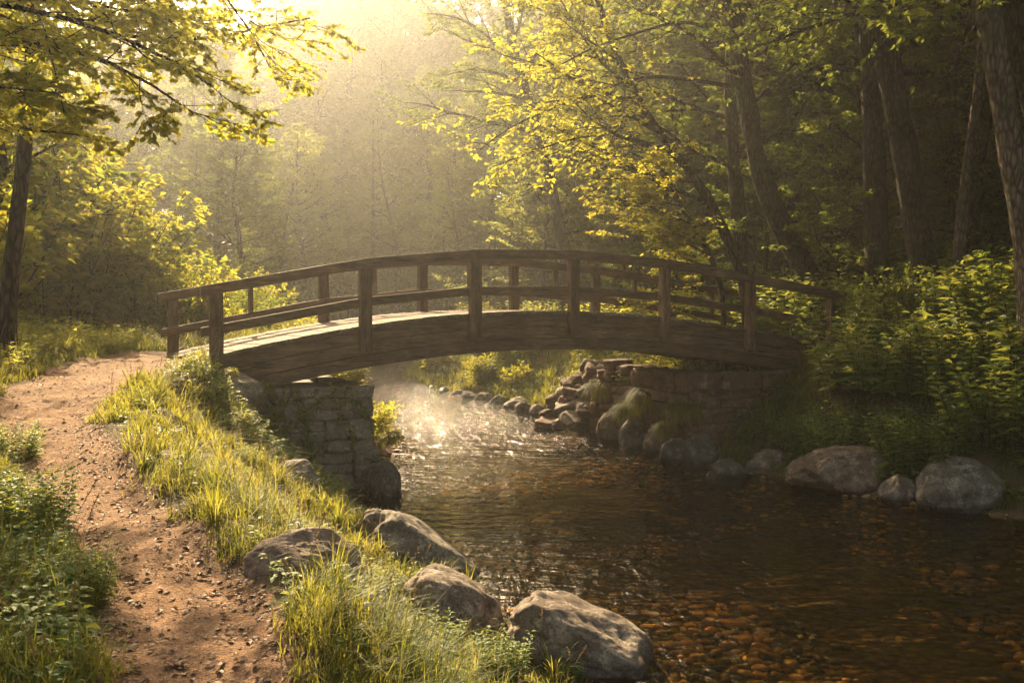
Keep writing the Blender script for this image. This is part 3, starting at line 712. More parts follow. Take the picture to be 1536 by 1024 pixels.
# left: slim trunk and the overhanging near tree
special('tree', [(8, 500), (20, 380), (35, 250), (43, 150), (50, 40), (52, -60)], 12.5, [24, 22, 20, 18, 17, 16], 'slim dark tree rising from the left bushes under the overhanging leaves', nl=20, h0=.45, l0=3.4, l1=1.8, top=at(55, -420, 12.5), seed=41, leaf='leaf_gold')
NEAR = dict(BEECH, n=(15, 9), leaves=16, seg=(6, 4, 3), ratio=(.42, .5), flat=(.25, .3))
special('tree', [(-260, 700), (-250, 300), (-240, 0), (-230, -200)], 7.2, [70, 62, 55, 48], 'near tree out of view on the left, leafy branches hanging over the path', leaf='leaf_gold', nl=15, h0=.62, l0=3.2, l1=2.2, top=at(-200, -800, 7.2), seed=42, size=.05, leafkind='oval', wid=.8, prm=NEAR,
        extra=[([at(-240, -30, 7.2), at(-100, -10, 7.2), at(30, 10, 7.2), at(150, 35, 7.2), at(240, 75, 7.1), at(320, 130, 7.0)], .035),
               ([at(-240, 60, 7.2), at(-100, 55, 7.2), at(20, 60, 7.4), at(110, 65, 7.4), at(200, 100, 7.3), at(290, 170, 7.2)], .03),
               ([at(-240, -120, 7.2), at(0, -90, 7.4), at(160, -40, 7.5), at(250, 5, 7.5), at(265, 40, 7.4)], .03),
               ([at(-240, -60, 8), at(0, -30, 8.4), at(120, 0, 8.6), at(220, 30, 8.6), at(290, 30, 8.5)], .03),
               ([at(-240, 230, 8), at(-60, 190, 8.2), at(60, 185, 8.4), at(140, 205, 8.4)], .022),
               ([at(-240, 10, 9), at(-40, 20, 9.5), at(80, 60, 9.8), at(190, 110, 9.8)], .03),
               ([at(-240, 160, 7.2), at(-100, 130, 7.0), at(0, 120, 6.9), at(90, 140, 6.8)], .02),
               ([at(-200, -260, 7.2), at(120, -160, 8), at(300, -60, 8.2), at(375, 30, 8.2), at(410, 110, 8.2)], .025)])

# ------------------------------------------------------------------ generic forest
def generic(seed, H, r0, nl, h0, l0, l1, size, prm=BEECH, lean=.3, rise=(.1, .7), step=.5, **kw):
    r = np.random.default_rng(seed); n = 7; z = np.linspace(-.2, H, n)
    xy = np.cumsum(r.normal(0, lean, (n, 2)), 0) * .5; xy -= xy[0]
    pts = np.stack([xy[:, 0], xy[:, 1], z], 1); rad = r0 * np.linspace(1, .15, n) ** .8
    return tree_data('tree', pts, rad, prm, r, nl, h0, 1, l0, l1, size=size, rise=rise, k=8, step=step, **kw)
BIG = dict(BEECH, n=(11, 7), leaves=15)
T_BROAD = [generic(100, 15, .26, 24, .22, 5.0, 1.6, .19, BIG), generic(101, 17, .30, 26, .30, 5.5, 1.8, .19, BIG), generic(102, 13, .22, 22, .15, 4.2, 1.4, .18, BIG)]
T_YOUNG = [generic(103, 7, .09, 18, .10, 2.6, .8, .11), generic(104, 5.2, .07, 16, .08, 2.2, .7, .10)]
CON = dict(BEECH, n=(9, 4), leaves=9, trop=(-.03, -.02, -.03), flat=(.12, .2), droop=.3)
T_CON = [generic(105, 18, .24, 46, .12, 3.6, .5, .13, CON, lean=.05, rise=(-.05, .25))]
def shrub_data(seed, H, ns, spread, size, wid=.55, lv=9, sub=7, kind='diamond', erect=.0):
    r = np.random.default_rng(seed); g = Geo(); Lf = []
    prm = dict(seg=(5, 3), wob=(.10, .15), trop=(.02, .03), k=(4, 3), n=(sub,), start=(.2,), ang=((35, 75),), ratio=(.38,), flat=(1.2,), leaves=lv, droop=.25)
    for k in range(ns):
        a = r.uniform(0, 6.28); q = math.sqrt(r.random()); p = np.array([math.cos(a) * q * spread * .3, math.sin(a) * q * spread * .3, -.05])
        d = np.array([math.cos(a) * q * spread / H, math.sin(a) * q * spread / H, 1])
        make_limbs(g, Lf, p, d, H * r.uniform(.65, 1.1) * (1 - .3 * q), .006 + .004 * H, 0, prm, r)
    return g.mesh('shrub stems'), crown_mesh('shrub foliage', Lf, r, size, wid, kind, .5)
SB0 = [shrub_data(220, 2.6, 30, 1.6, .17, lv=13, sub=9), shrub_data(221, 2.2, 30, 1.6, .17, lv=13, sub=9)]
rf = np.random.default_rng(77)
def put(kind, data, x, y, sc, leaf, label, group, sink=.1, bark='bark'):
    if 'mist' in leaf or y > 42: bark = 'bark_light'  # haze painted into far trunks: paler bark keeps their twigs from showing dark
    return plant_tree(kind, data, (x, y, float(height(x, y)) - sink), rf.uniform(0, 6.28), (sc * rf.uniform(.92, 1.08), sc * rf.uniform(.92, 1.08), sc), label, group=group, leaf=leaf, bark=bark)
# far wood on both sides of the stream; tops stay under the sun's line on the left and centre
FAR = [(-14, 44, .85), (-11.5, 52, .65), (-20, 46, .8), (-15, 55, 1.0), (-27, 48, 1.0), (-8.5, 57, .85), (-21, 60, 1.1), (-32, 56, 1.2), (-13, 64, 1.3), (-3.6, 60, .9), (-1.0, 48, .85), (2.0, 42, .9), (1.5, 58, 1.1), (5.5, 46, 1.0), (7, 54, 1.2),
       (-5.8, 62, 1.0), (-1.5, 64, 1.15), (-24, 60, 1.3), (3.2, 60, 1.2), (-20, 36, .7), (-34, 64, 1.3), (-10, 72, 1.2), (-18, 74, 1.3), (-2, 76, 1.3), (6, 72, 1.3), (-30, 74, 1.4), (-11, 38, .6)]
for k, (x, y, s) in enumerate(FAR):
    con = k in (3, 5, 9, 12, 16)
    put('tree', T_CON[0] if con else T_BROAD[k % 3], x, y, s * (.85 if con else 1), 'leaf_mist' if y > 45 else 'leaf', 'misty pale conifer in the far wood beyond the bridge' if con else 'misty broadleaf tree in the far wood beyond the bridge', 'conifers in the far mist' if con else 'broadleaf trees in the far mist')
T_HIGH = [generic(110, 17.5, .24, 22, .52, 4.6, 2.4, .17, BIG, rise=(.1, .5)), generic(111, 19, .26, 24, .50, 5.0, 2.4, .17, BIG, rise=(.1, .5))]
HIGH = [(-13.2, 23.5, .85), (-12.2, 19.5, .8)]  # unseen trees added beyond the left edge to shade path and foreground
for k, (x, y, s) in enumerate(HIGH):
    put('tree', T_HIGH[k % 2], x, y, s, 'leaf', 'tall bare stemmed tree added out of view on the left for shade', 'unseen shade trees on the left')
for k in range(46):
    x = -60 + k * 2.3 + rf.uniform(-1, 1); y = rf.uniform(78, 112)
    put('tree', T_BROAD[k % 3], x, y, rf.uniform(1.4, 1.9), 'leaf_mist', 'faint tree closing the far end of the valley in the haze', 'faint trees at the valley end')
for k in range(60):
    y = rf.uniform(36, 78); a = rf.uniform(-.48, .25); x = a * y
    if xL(y) - .5 < x < xR(y) + .5 or (y < 47 and -17 < x < 1): continue
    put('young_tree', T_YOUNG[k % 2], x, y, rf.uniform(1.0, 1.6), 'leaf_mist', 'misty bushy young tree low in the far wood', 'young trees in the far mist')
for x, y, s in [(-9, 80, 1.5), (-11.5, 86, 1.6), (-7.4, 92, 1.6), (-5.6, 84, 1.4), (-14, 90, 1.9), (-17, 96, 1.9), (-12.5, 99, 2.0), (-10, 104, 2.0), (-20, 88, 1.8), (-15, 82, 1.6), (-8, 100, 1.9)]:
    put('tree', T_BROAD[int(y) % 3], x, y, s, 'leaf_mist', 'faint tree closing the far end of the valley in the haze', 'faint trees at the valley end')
for k in range(34):
    x = -34 + k * 1.45 + rf.uniform(-.6, .6); y = rf.uniform(58, 76)
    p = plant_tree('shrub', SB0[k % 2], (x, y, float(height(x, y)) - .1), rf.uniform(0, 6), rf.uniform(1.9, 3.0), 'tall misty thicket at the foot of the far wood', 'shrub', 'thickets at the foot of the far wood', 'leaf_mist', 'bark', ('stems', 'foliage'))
# dense dark wood on the right
k = 0
for y in np.arange(17, 74, 4.6):
    for x in np.arange(6.5 + max(0, (24 - y)) * .55, 9 + y * .75, 4.4):
        xx, yy = x + rf.uniform(-1.5, 1.5), y + rf.uniform(-1.6, 1.6)
        px = 768 + xx / yy * F
        if (px < 1700 and yy < 22) or (xx < 9.5 and yy < 30): continue
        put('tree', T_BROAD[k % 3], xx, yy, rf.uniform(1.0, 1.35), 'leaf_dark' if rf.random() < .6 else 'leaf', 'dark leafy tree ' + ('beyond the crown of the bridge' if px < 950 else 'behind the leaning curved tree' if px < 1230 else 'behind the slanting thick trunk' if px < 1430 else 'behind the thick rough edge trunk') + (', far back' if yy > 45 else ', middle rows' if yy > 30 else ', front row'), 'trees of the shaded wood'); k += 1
for x, y, s in [(8, 22, 1), (10.5, 21, 1.1), (12.5, 23, 1), (9, 26, 1.1), (6.5, 25, .9), (14.5, 20, 1.1), (13, 27, 1.2), (5, 28.5, .9), (11, 30, 1.2), (16, 26, 1.1), (7.8, 32, 1.1), (3.8, 31, .8), (15, 32, 1.2), (19, 30, 1.2)]:
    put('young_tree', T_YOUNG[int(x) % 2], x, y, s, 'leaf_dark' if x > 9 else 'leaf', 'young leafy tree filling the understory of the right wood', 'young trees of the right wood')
# left wood behind the bushes and unseen right bank trees added outside the frame for shade
for x, y, s in [(-19, 26, .8), (-22, 20, .9), (-15, 14, .7), (-26, 30, 1.0), (-24, 36, .8)]:
    put('tree', T_BROAD[int(abs(x)) % 3], x, y, s, 'leaf', 'leafy tree standing behind the left bushes', 'trees behind the left bushes')
for x, y, s in [(12, 10, 1.1), (14, 14.5, 1.2), (11.5, 5, 1.1), (16, 9, 1.2)]:
    put('tree', T_BROAD[int(x) % 3], x, y, s, 'leaf_dark', 'dark unseen tree added on the right bank for shade', 'unseen shade trees on the right bank')

# ------------------------------------------------------------------ shrubs and herbs
def herb_data(seed, H, ns, spread, size, wid=.5):
    """upright leafy stems with pairs of drooping leaves"""
    r = np.random.default_rng(seed); g = Geo(); P, D = [], []; S = []
    for k in range(ns):
        a = r.uniform(0, 6.28); q = math.sqrt(r.random()); p = np.array([math.cos(a) * q * spread, math.sin(a) * q * spread, -.05]); h = H * r.uniform(.6, 1.1)
        d = nrm(np.array([math.cos(a) * q * .35, math.sin(a) * q * .35, 1])); pts = [p]
        for m in range(7): d = nrm(d + r.normal(0, .05, 3)); pts.append(pts[-1] + d * h / 7)
        pts = np.array(pts); tube(g, pts, np.linspace(.006, .002, 8), 3); az = r.uniform(0, 6)
        npair = int(7 + h * 7)
        for m in range(npair):
            t = .15 + .85 * (m + .5) / npair; c = np.array([np.interp(t * 7, np.arange(8), pts[:, c_]) for c_ in range(3)]); az += 1.57 + r.normal(0, .2)
            for s_ in (0, math.pi):
                dd = np.array([math.cos(az + s_), math.sin(az + s_), .35 - .2 * (1 - t)]) + r.normal(0, .12, 3)
                P.append(c + dd * .02); D.append(dd); S.append(size * (1.15 - .55 * t) * r.uniform(.75, 1.2))
    g2 = Geo(); n = len(P); leaves(g2, np.array(P), np.array(D), UP + r.normal(0, .25, (n, 3)), np.array(S), wid, 'oval', r)
    return g.mesh('herb stems'), g2.mesh('herb foliage', False)
SB = [shrub_data(200, 2.6, 34, 1.5, .12, lv=17, sub=11), shrub_data(201, 2.2, 32, 1.5, .11, lv=17, sub=11), shrub_data(202, 1.5, 30, 1.1, .10, lv=15, sub=10)]
HB = [herb_data(210, 1.1, 34, .55, .20, .55), herb_data(211, .9, 38, .5, .17, .5), herb_data(212, .65, 40, .42, .14, .6)]
def shrub(name, data, px, py, s, leaf, label, group, D=None, cat='shrub'):
    p = hit(px, py) if D is None else np.array([(px - 768) / F * D, D, 0])
    z = float(height(p[0], p[1])) - .03
    if z < -.05: return
    return plant_tree(name, data, (p[0], p[1], z), rf.uniform(0, 6.28), s * rf.uniform(.88, 1.12), label, cat, group, leaf, 'bark', ('stems', 'foliage'))
# left mound of bushes
LM = [(-30, 17, 1.7), (20, 17.4, 1.4), (60, 18.5, 1.6), (90, 17.4, 1.1), (130, 18, 1.3), (150, 21, 1.35), (180, 18.2, 1.0), (215, 19, 1.0), (250, 17.6, .8), (280, 20, .85), (-60, 13.5, 1.3), (310, 18.6, .6), (0, 21, 1.9), (70, 23, 1.7), (330, 21, .6),
      (110, 20, 1.5), (370, 22, .6), (420, 24, .7), (350, 25, .8), (200, 23, 1.2), (260, 25, 1.1), (-90, 18, 1.9), (400, 29, .8), (450, 27, .6), (300, 29, 1.2), (60, 18.2, .9), (150, 20.1, .8), (205, 20.1, .8), (255, 20.1, .75), (300, 20.2, .6), (120, 20.2, .9)]
for k, (px, D, s) in enumerate(LM):
    if D < 20: D, s = D + 2.3, s * 1.13
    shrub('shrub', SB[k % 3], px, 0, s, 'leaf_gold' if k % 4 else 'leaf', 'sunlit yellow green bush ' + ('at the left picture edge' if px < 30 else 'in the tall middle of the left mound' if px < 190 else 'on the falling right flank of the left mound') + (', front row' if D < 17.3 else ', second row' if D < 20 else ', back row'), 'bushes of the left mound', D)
for px, D, s_, lb in ((25, 19.5, 1.15, 'young golden leafed tree above the bushes at the left picture edge'), (118, 22.5, 1.0, 'young golden leafed tree rising from the middle of the left mound')):
    p = np.array([(px - 768) / F * D, D]); plant_tree('young_tree', T_YOUNG[0], (p[0], p[1], float(height(*p)) - .1), px, s_, lb, leaf='leaf_gold')
# right bank herbs and shrubs
def plant_label(px, D):
    a = 'beside the right end of the bridge' if px < 1290 else 'above the large wide boulder' if px < 1350 else 'above the block shaped mossy boulder' if px < 1500 else 'at the right picture edge'
    return 'broad leaved green plant %s, %s on the bank' % (a, 'low' if D < 15 else 'halfway up' if D < 17.5 else 'high')
for k in range(30):
    D = rf.uniform(13.0, 15.6); px = rf.uniform(1180, 1600); x = (px - 768) / F * D; dr = x - xR(D)
    if dr < .5: continue
    shrub('leafy_plant', HB[(k + 1) % 3], px, 0, (.7 if dr < 1 else .95) * rf.uniform(.85, 1.2), 'leaf_herb', plant_label(px, D), 'leafy plants of the right bank', D, 'plant')
for k in range(64):
    px = rf.uniform(1150, 1620); D = rf.uniform(12.6, 21)
    x = (px - 768) / F * D; dr = x - xR(D)
    if dr < .55 or (1110 < px < 1285 and 16.2 < D < 20.5): continue
    s = .75 if dr < .9 else 1.25
    if 1120 < px < 1290 and D < 19.8: s = .6
    shrub('leafy_plant', HB[k % 3], px, 0, s * rf.uniform(.85, 1.2), 'leaf_herb', plant_label(px, D), 'leafy plants of the right bank', D, 'plant')
for k, (px, D, s) in enumerate([(1335, 17.5, .9), (1360, 17, 1.0), (1420, 16, .9), (1480, 17, 1.1), (1540, 15, 1.1), (1250, 22.5, .9), (1200, 23, .9), (1180, 24, 1.0), (1330, 20.5, 1.0), (1450, 20, 1.1), (1150, 26, 1.1), (1100, 27, 1.0), (1060, 24, .8), (1010, 25, .8), (1560, 19, 1.3), (1530, 14.2, .5), (1570, 14.0, .6), (1500, 14.6, .5)]):
    shrub('shrub', SB[k % 3], px, 0, s * .75, 'leaf_herb' if k % 2 else 'leaf', 'green bush on the slope above the right bank', 'bushes above the right bank', D)
# far right bank, seen below the bridge
for k in range(34):
    D = rf.uniform(19.5, 36); x = xR(D) + rf.uniform(.45, 3.2)
    shrub('bank_bush', (HB + SB[2:])[k % 4], 768 + x / D * F, 0, rf.uniform(.75, 1.1) * (1.15 if k % 4 < 3 else .75), 'leaf_gold' if k % 3 else 'leaf_herb', 'bright bush on the far right bank seen under the bridge', 'bushes on the far right bank', D)
for k in range(12):
    D = rf.uniform(17.5, 34); x = xL(D) - rf.uniform(.4, 2.2)
    shrub('bank_bush', (HB + SB[2:])[k % 4], 768 + x / D * F, 0, rf.uniform(.6, .9), 'leaf_gold', 'low sunlit bush on the path side bank beyond the bridge', 'bushes on the left bank beyond the bridge', D)

# ------------------------------------------------------------------ grass and ground cover
def free(x, y):
    ok = np.ones(len(x), bool)
    for cx, cy_, rr in ROCKS: ok &= (x - cx) ** 2 + (y - cy_) ** 2 > (rr * .72) ** 2
    rel = np.stack([x - P1[0], y - P1[1]], 1); u = rel @ BU; v = rel @ BV
    ok &= ~((u > -.2) & (u < BL + .6) & (v > -.35) & (v < BW + .3))
    return ok
def grass(name, n, sampler, lmin, lmax, wbase, label, seed, nb=14, dens=None, spread=.05):
    r = np.random.default_rng(seed); x, y = sampler(r, n)
    pd = pathd(x, y); dl = xL(y) - x; dr = x - xR(y)
    edge = .05 + .10 * vnoise(x * 3, y * 3, 4)
    cl = .5 + .5 * vnoise(x * 1.3, y * 1.3, 8)
    wet = .12 + (.38 * sst(6, 7, y) * sst(12.5, 11, y)) * (1 + .8 * vnoise(x * 2.3, y * 2.3, 6))
    ok = (pd > edge) & (np.maximum(dl, dr) > wet) & (vnoise(x * 1.7, y * 1.7, 51) > -.62) & free(x, y) & (r.random(n) < .35 + .8 * cl)
    x, y, cl, pd = x[ok], y[ok], cl[ok], pd[ok]; m = len(x)
    clump = lmin + (lmax - lmin) * (.25 + .75 * (.5 + .5 * vnoise(x * 2.1, y * 2.1, 1))) * r.uniform(.6, 1.15, m) * sst(-.1, .35, pd + .05)
    tuft = r.random(m) < .12; clump = np.maximum(clump * np.where(tuft, 1.7, 1), lmin * .7)
    clump *= 1 - .45 * sst(1.9, .4, (xL(y) - x)) * (y < 15) * (x < xL(y))
    N_ = m * nb; bx = np.repeat(x, nb) + r.normal(0, spread, N_); by = np.repeat(y, nb) + r.normal(0, spread, N_); bz = height(bx, by) - .01
    L = np.repeat(clump, nb) * r.uniform(.5, 1.15, N_); a = r.uniform(0, 2 * np.pi, N_)
    flow = np.repeat(vnoise(x * .9, y * .9, 12) * 3, nb)
    dirx = np.cos(a) * .8 + np.cos(flow) * .35; diry = np.sin(a) * .8 + np.sin(flow) * .35; bend = r.uniform(.25, 1.25, N_)
    ts = np.array([0, .35, .7, 1]); D_ = np.repeat(by, 1)
    w = wbase * np.clip(D_ / 6, .8, 3) * r.uniform(.6, 1.3, N_)
    px_, py_ = -diry, dirx; q = np.hypot(px_, py_) + 1e-6; px_, py_ = px_ / q, py_ / q
    V = np.zeros((N_, 7, 3)); wd_ = [1, .8, .5]
    for k, t in enumerate(ts):
        cx = bx + dirx * bend * L * t ** 1.8; cy_ = by + diry * bend * L * t ** 1.8; cz = bz + L * (t - .45 * bend * t ** 2.4)
        if k < 3:
            V[:, 2 * k] = np.stack([cx + px_ * w * wd_[k] / 2, cy_ + py_ * w * wd_[k] / 2, cz], 1)
            V[:, 2 * k + 1] = np.stack([cx - px_ * w * wd_[k] / 2, cy_ - py_ * w * wd_[k] / 2, cz], 1)
        else: V[:, 6] = np.stack([cx, cy_, cz], 1)
    base = (np.arange(N_) * 7)[:, None]
    Q_ = np.concatenate([base + np.array([[0, 1, 3, 2]]), base + np.array([[2, 3, 5, 4]])]); T_ = base + np.array([[4, 5, 6]])
    g = Geo(); g.add(V.reshape(-1, 3), T=T_, Q=Q_, var=np.repeat(np.clip(.25 + .5 * np.repeat(cl, nb) + r.normal(0, .2, N_), 0, 1), 7))
    o = link(name, g.mesh(name, False), M['grass']); tag(o, label, 'grass', kind='stuff'); return o
def samp(y0, y1, side, width, p=1.0):
    def f(r, n):
        y = y0 + (y1 - y0) * r.random(n) ** p
        if side == 'bank':
            a = np.interp(y, PA[:, 0], PA[:, 1] + PA[:, 2]) - .1; b = xL(y); return a + (b - a) * r.random(n), y
        if side == 'left':
            b = np.interp(y, PA[:, 0], PA[:, 1] - PA[:, 2]) + .1; return b - width * r.random(n) ** 1.15, y
        if side == 'right': return xR(y) + width * r.random(n), y
        if side == 'lfar': return xL(y) - width * r.random(n), y
    return f
grass('grass', 9500, samp(2.2, 14.5, 'bank', 0, 1.25), .07, .34, .0075, 'green and golden grass on the bank between path and stream', 1)
grass('grass', 7000, samp(2.2, 9.5, 'left', 2.6, 1.2), .08, .32, .0075, 'shaded green grass left of the path in the foreground', 2)
grass('grass', 8000, samp(8.5, 17.5, 'left', 5.5, 1), .10, .34, .0055, 'sunlit yellow green grass verge behind the path bend', 3)
grass('grass', 5000, samp(15.5, 36, 'lfar', 6, 1), .12, .4, .006, 'bright grass on the path side bank beyond the bridge', 4)
grass('grass', 6000, samp(12, 38, 'right', 4, 1), .12, .4, .006, 'grass between the plants of the right bank', 5)

def cover(name, n, sampler, size, hh, label, seed, leaf='leaf_herb'):
    r = np.random.default_rng(seed); x, y = sampler(r, n); pd = pathd(x, y)
    ok = (pd > .12) & (np.maximum(xL(y) - x, x - xR(y)) > .25) & free(x, y) & (vnoise(x * 1.1, y * 1.1, 33) + r.normal(0, .25, n) > .0)
    x, y = x[ok], y[ok]; m = len(x); nb = 7; z = height(x, y); hs = hh * r.uniform(.3, 1.1, m)
    g = Geo(); P = np.repeat(np.stack([x, y, z], 1), nb, 0); N_ = m * nb; t = r.uniform(.35, 1, N_); a = r.uniform(0, 6.28, N_)
    P[:, 2] += np.repeat(hs, nb) * t; D = np.stack([np.cos(a), np.sin(a), r.uniform(-.15, .4, N_)], 1); P[:, :2] += D[:, :2] * .015
    leaves(g, P, D, UP + r.normal(0, .3, (N_, 3)), size * r.uniform(.5, 1.25, N_), .7, 'oval', r)
    # thin stems
    a2 = r.uniform(0, 6.28, m); wv = np.stack([np.cos(a2), np.sin(a2), 0 * a2], 1) * .002; b = np.stack([x, y, z - .01], 1); tp = b + UP * hs[:, None]
    V = np.stack([b - wv, b + wv, tp], 1); g.add(V.reshape(-1, 3), T=np.arange(m * 3).reshape(-1, 3), var=.3)
    tag(link(name, g.mesh(name, False), M[leaf]), label, 'ground cover', kind='stuff')
cover('undergrowth', 3200, samp(2.2, 9, 'left', 2.6, 1.1), .05, .26, 'small broad leaved weeds among the left foreground grass', 21)
cover('undergrowth', 1100, samp(2.4, 9, 'bank', 0, 1.3), .05, .20, 'small broad leaved weeds among the bank grass', 22)
cover('undergrowth', 5000, samp(9, 18, 'left', 6, 1), .07, .4, 'leafy weeds in the sunlit verge', 23, 'leaf_gold')
cover('undergrowth', 1600, samp(12, 15, 'right', 3.5, 1), .10, .4, 'broad low leaves at the foot of the right bank', 26)
cover('undergrowth', 9000, samp(12.5, 34, 'right', 9, 1), .09, .5, 'low leafy cover on the right slope', 24)
cover('undergrowth', 3000, samp(11.5, 16, 'bank', 0, 1), .06, .3, 'weeds around the left abutment', 25)

def stalks(name, n, sampler, seed, label, hmin=.25, hmax=.5):
    r = np.random.default_rng(seed); x, y = sampler(r, n * 3); ok = (pathd(x, y) > .1) & (np.maximum(xL(y) - x, x - xR(y)) > .15) & free(x, y); x, y = x[ok][:n], y[ok][:n]
    g = Geo(); P, D, S = [], [], []
    for a, b in zip(x, y):
        h = r.uniform(hmin, hmax); d = nrm(np.array([r.normal(0, .25), r.normal(0, .25), 1])); p = np.array([a, b, float(height(a, b))]); pts = [p]
        for k in range(6): d = nrm(d + np.array([d[0], d[1], 0]) * .12 + r.normal(0, .05, 3)); pts.append(pts[-1] + d * h / 6)
        pts = np.array(pts); tube(g, pts, np.linspace(.0016, .0009, 7), 3, r.random())
        for q in np.linspace(.74, 1, 12):
            c = np.array([np.interp(q * 6, np.arange(7), pts[:, k]) for k in range(3)])
            for _ in range(2): P.append(c); D.append(d + r.normal(0, .35, 3)); S.append(r.uniform(.012, .024))
    leaves(g, np.array(P), np.array(D), UP + r.normal(0, .5, (len(P), 3)), np.array(S), .4, 'diamond', r)
    tag(link(name, g.mesh(name, False), M['dry']), label, 'grass', kind='stuff')
stalks('seeding_grass', 170, samp(3, 13.5, 'bank', 0, 1.2), 61, 'dry seeding grass stalks standing in the bank grass')
stalks('seeding_grass', 90, samp(3, 9, 'left', 2.4, 1.2), 62, 'dry seeding grass stalks in the left foreground')
stalks('seeding_grass', 220, samp(9, 16, 'left', 5, 1), 63, 'dry seeding grass stalks in the sunlit verge', .3, .6)
# tall arching tufts on the banks
def tufts(name, n, sampler, seed, label, L0=.3, L1=.55, mat='grass', w=.009):
    r = np.random.default_rng(seed); x, y = sampler(r, n * 3); ok = (pathd(x, y) > .12) & (np.maximum(xL(y) - x, x - xR(y)) > .1) & free(x, y); x, y = x[ok][:n], y[ok][:n]
    m = len(x); nb = 46; N_ = m * nb; bx = np.repeat(x, nb); by = np.repeat(y, nb); a = r.uniform(0, 6.28, N_); rr = np.abs(r.normal(0, .035, N_))
    bx = bx + np.cos(a) * rr; by = by + np.sin(a) * rr; bz = np.repeat(height(x, y), nb) - .02
    L = np.repeat(r.uniform(L0, L1, m), nb) * r.uniform(.5, 1.1, N_); out = r.uniform(.25, .95, N_)
    ts = np.linspace(0, 1, 6); V = np.zeros((N_, 11, 3)); ww = w * r.uniform(.6, 1.2, N_) * np.clip(by / 7, .8, 2.2)
    for k, t in enumerate(ts):
        hx = out * L * (t ** 1.5) * .85; hz_ = L * (t - .62 * out * t ** 2.6) * 1.0
        c = np.stack([bx + np.cos(a) * hx, by + np.sin(a) * hx, bz + hz_], 1); s_ = np.stack([-np.sin(a), np.cos(a), 0 * a], 1) * (ww * (1, 1, .9, .7, .4, 0)[k] / 2)[:, None]
        if k < 5: V[:, 2 * k] = c + s_; V[:, 2 * k + 1] = c - s_
        else: V[:, 10] = c
    b = (np.arange(N_) * 11)[:, None]; Q_ = np.concatenate([b + np.array([[2 * k, 2 * k + 1, 2 * k + 3, 2 * k + 2]]) for k in range(4)]); T_ = b + np.array([[8, 9, 10]])
    g = Geo(); g.add(V.reshape(-1, 3), T=T_, Q=Q_, var=np.repeat(np.clip(np.repeat(r.random(m), nb) * .7 + r.uniform(0, .4, N_), 0, 1), 11))
    tag(link(name, g.mesh(name, False), M[mat]), label, 'grass', kind='stuff')
tufts('tufted_grass', 210, samp(2.6, 13.5, 'bank', 0, 1.15), 71, 'long arching grass tufts on the bank between path and stream', .22, .42)
tufts('tufted_grass', 90, samp(2.4, 9, 'left', 2.3, 1.15), 72, 'long arching grass tufts left of the path', .22, .42)
tufts('tufted_grass', 200, samp(9, 16.5, 'left', 5, 1), 73, 'long arching grass tufts in the sunlit verge', .3, .55)
tufts('tufted_grass', 240, samp(16, 34, 'right', 3, 1), 74, 'long arching grass tufts along the far right bank', .4, .7)
tufts('tufted_grass', 90, samp(15.5, 30, 'lfar', 2.5, 1), 75, 'long arching grass tufts on the path side bank beyond the bridge', .35, .6)

# single tufts hanging on the stonework, small leafy plants in the foreground, creeper on the left abutment
def tuft_thing(p, L, n, label, seed, gold=False, out=(-.3, -.6)):
    r = np.random.default_rng(seed); a = r.uniform(0, 6.28, n); d = np.stack([np.cos(a) * .7 + out[0], np.sin(a) * .7 + out[1], r.uniform(.6, 1.3, n)], 1)
    d = nrm(d); Ls = L * r.uniform(.5, 1.1, n); b = r.normal(0, .05, (n, 3)) * (1, 1, .2); V = np.zeros((n, 9, 3)); s_ = nrm(np.cross(d, UP)) * .0065
    for k, t in enumerate((0, .3, .6, .85, 1)):
        c = b + d * (Ls * t)[:, None]; c[:, 2] -= Ls * .95 * t ** 2.3
        if k < 4: V[:, 2 * k] = c + s_ * (1, .95, .75, .45)[k]; V[:, 2 * k + 1] = c - s_ * (1, .95, .75, .45)[k]
        else: V[:, 8] = c
    q0 = (np.arange(n) * 9)[:, None]; g = Geo()
    g.add(V.reshape(-1, 3), T=q0 + np.array([[6, 7, 8]]), Q=np.concatenate([q0 + np.array([[2 * k, 2 * k + 1, 2 * k + 3, 2 * k + 2]]) for k in range(3)]), var=np.repeat(r.random(n), 9))
    o = link('grass_tuft', g.mesh('grass_tuft', False), M['grass']); o.location = p; tag(o, label, 'grass tuft', 'tufts hanging on the stonework')
for k, (px, py, D, L, n, lb) in enumerate([(975, 592, 18.9, .85, 520, 'drooping golden tuft on the rubble left of the right abutment'), (1030, 612, 17.1, .7, 420, 'drooping yellow tuft on the corner of the right abutment'), (945, 612, 18.9, .7, 380, 'tuft trailing over the shore stones beyond the bridge'),
        (1000, 640, 17.6, .5, 200, 'low tuft at the waterline of the right abutment'), (905, 580, 20.3, .8, 420, 'small tuft behind the shore stones near the rubble'), (590, 655, 17.2, .45, 300, 'bright tuft on the bank just past the left abutment'), (395, 585, 13.3, .4, 200, 'tuft at the top left corner of the left abutment'), (345, 560, 13.1, .3, 160, 'weedy tuft at the foot of the first railing post'), (1500, 735, 13.0, .35, 160, 'mossy tuft between the last boulders at the right edge')]):
    tuft_thing(tuple(at(px, py, D)), L, n, lb, 500 + k)
g = Geo(); r = np.random.default_rng(66); P, D_, S = [], [], []
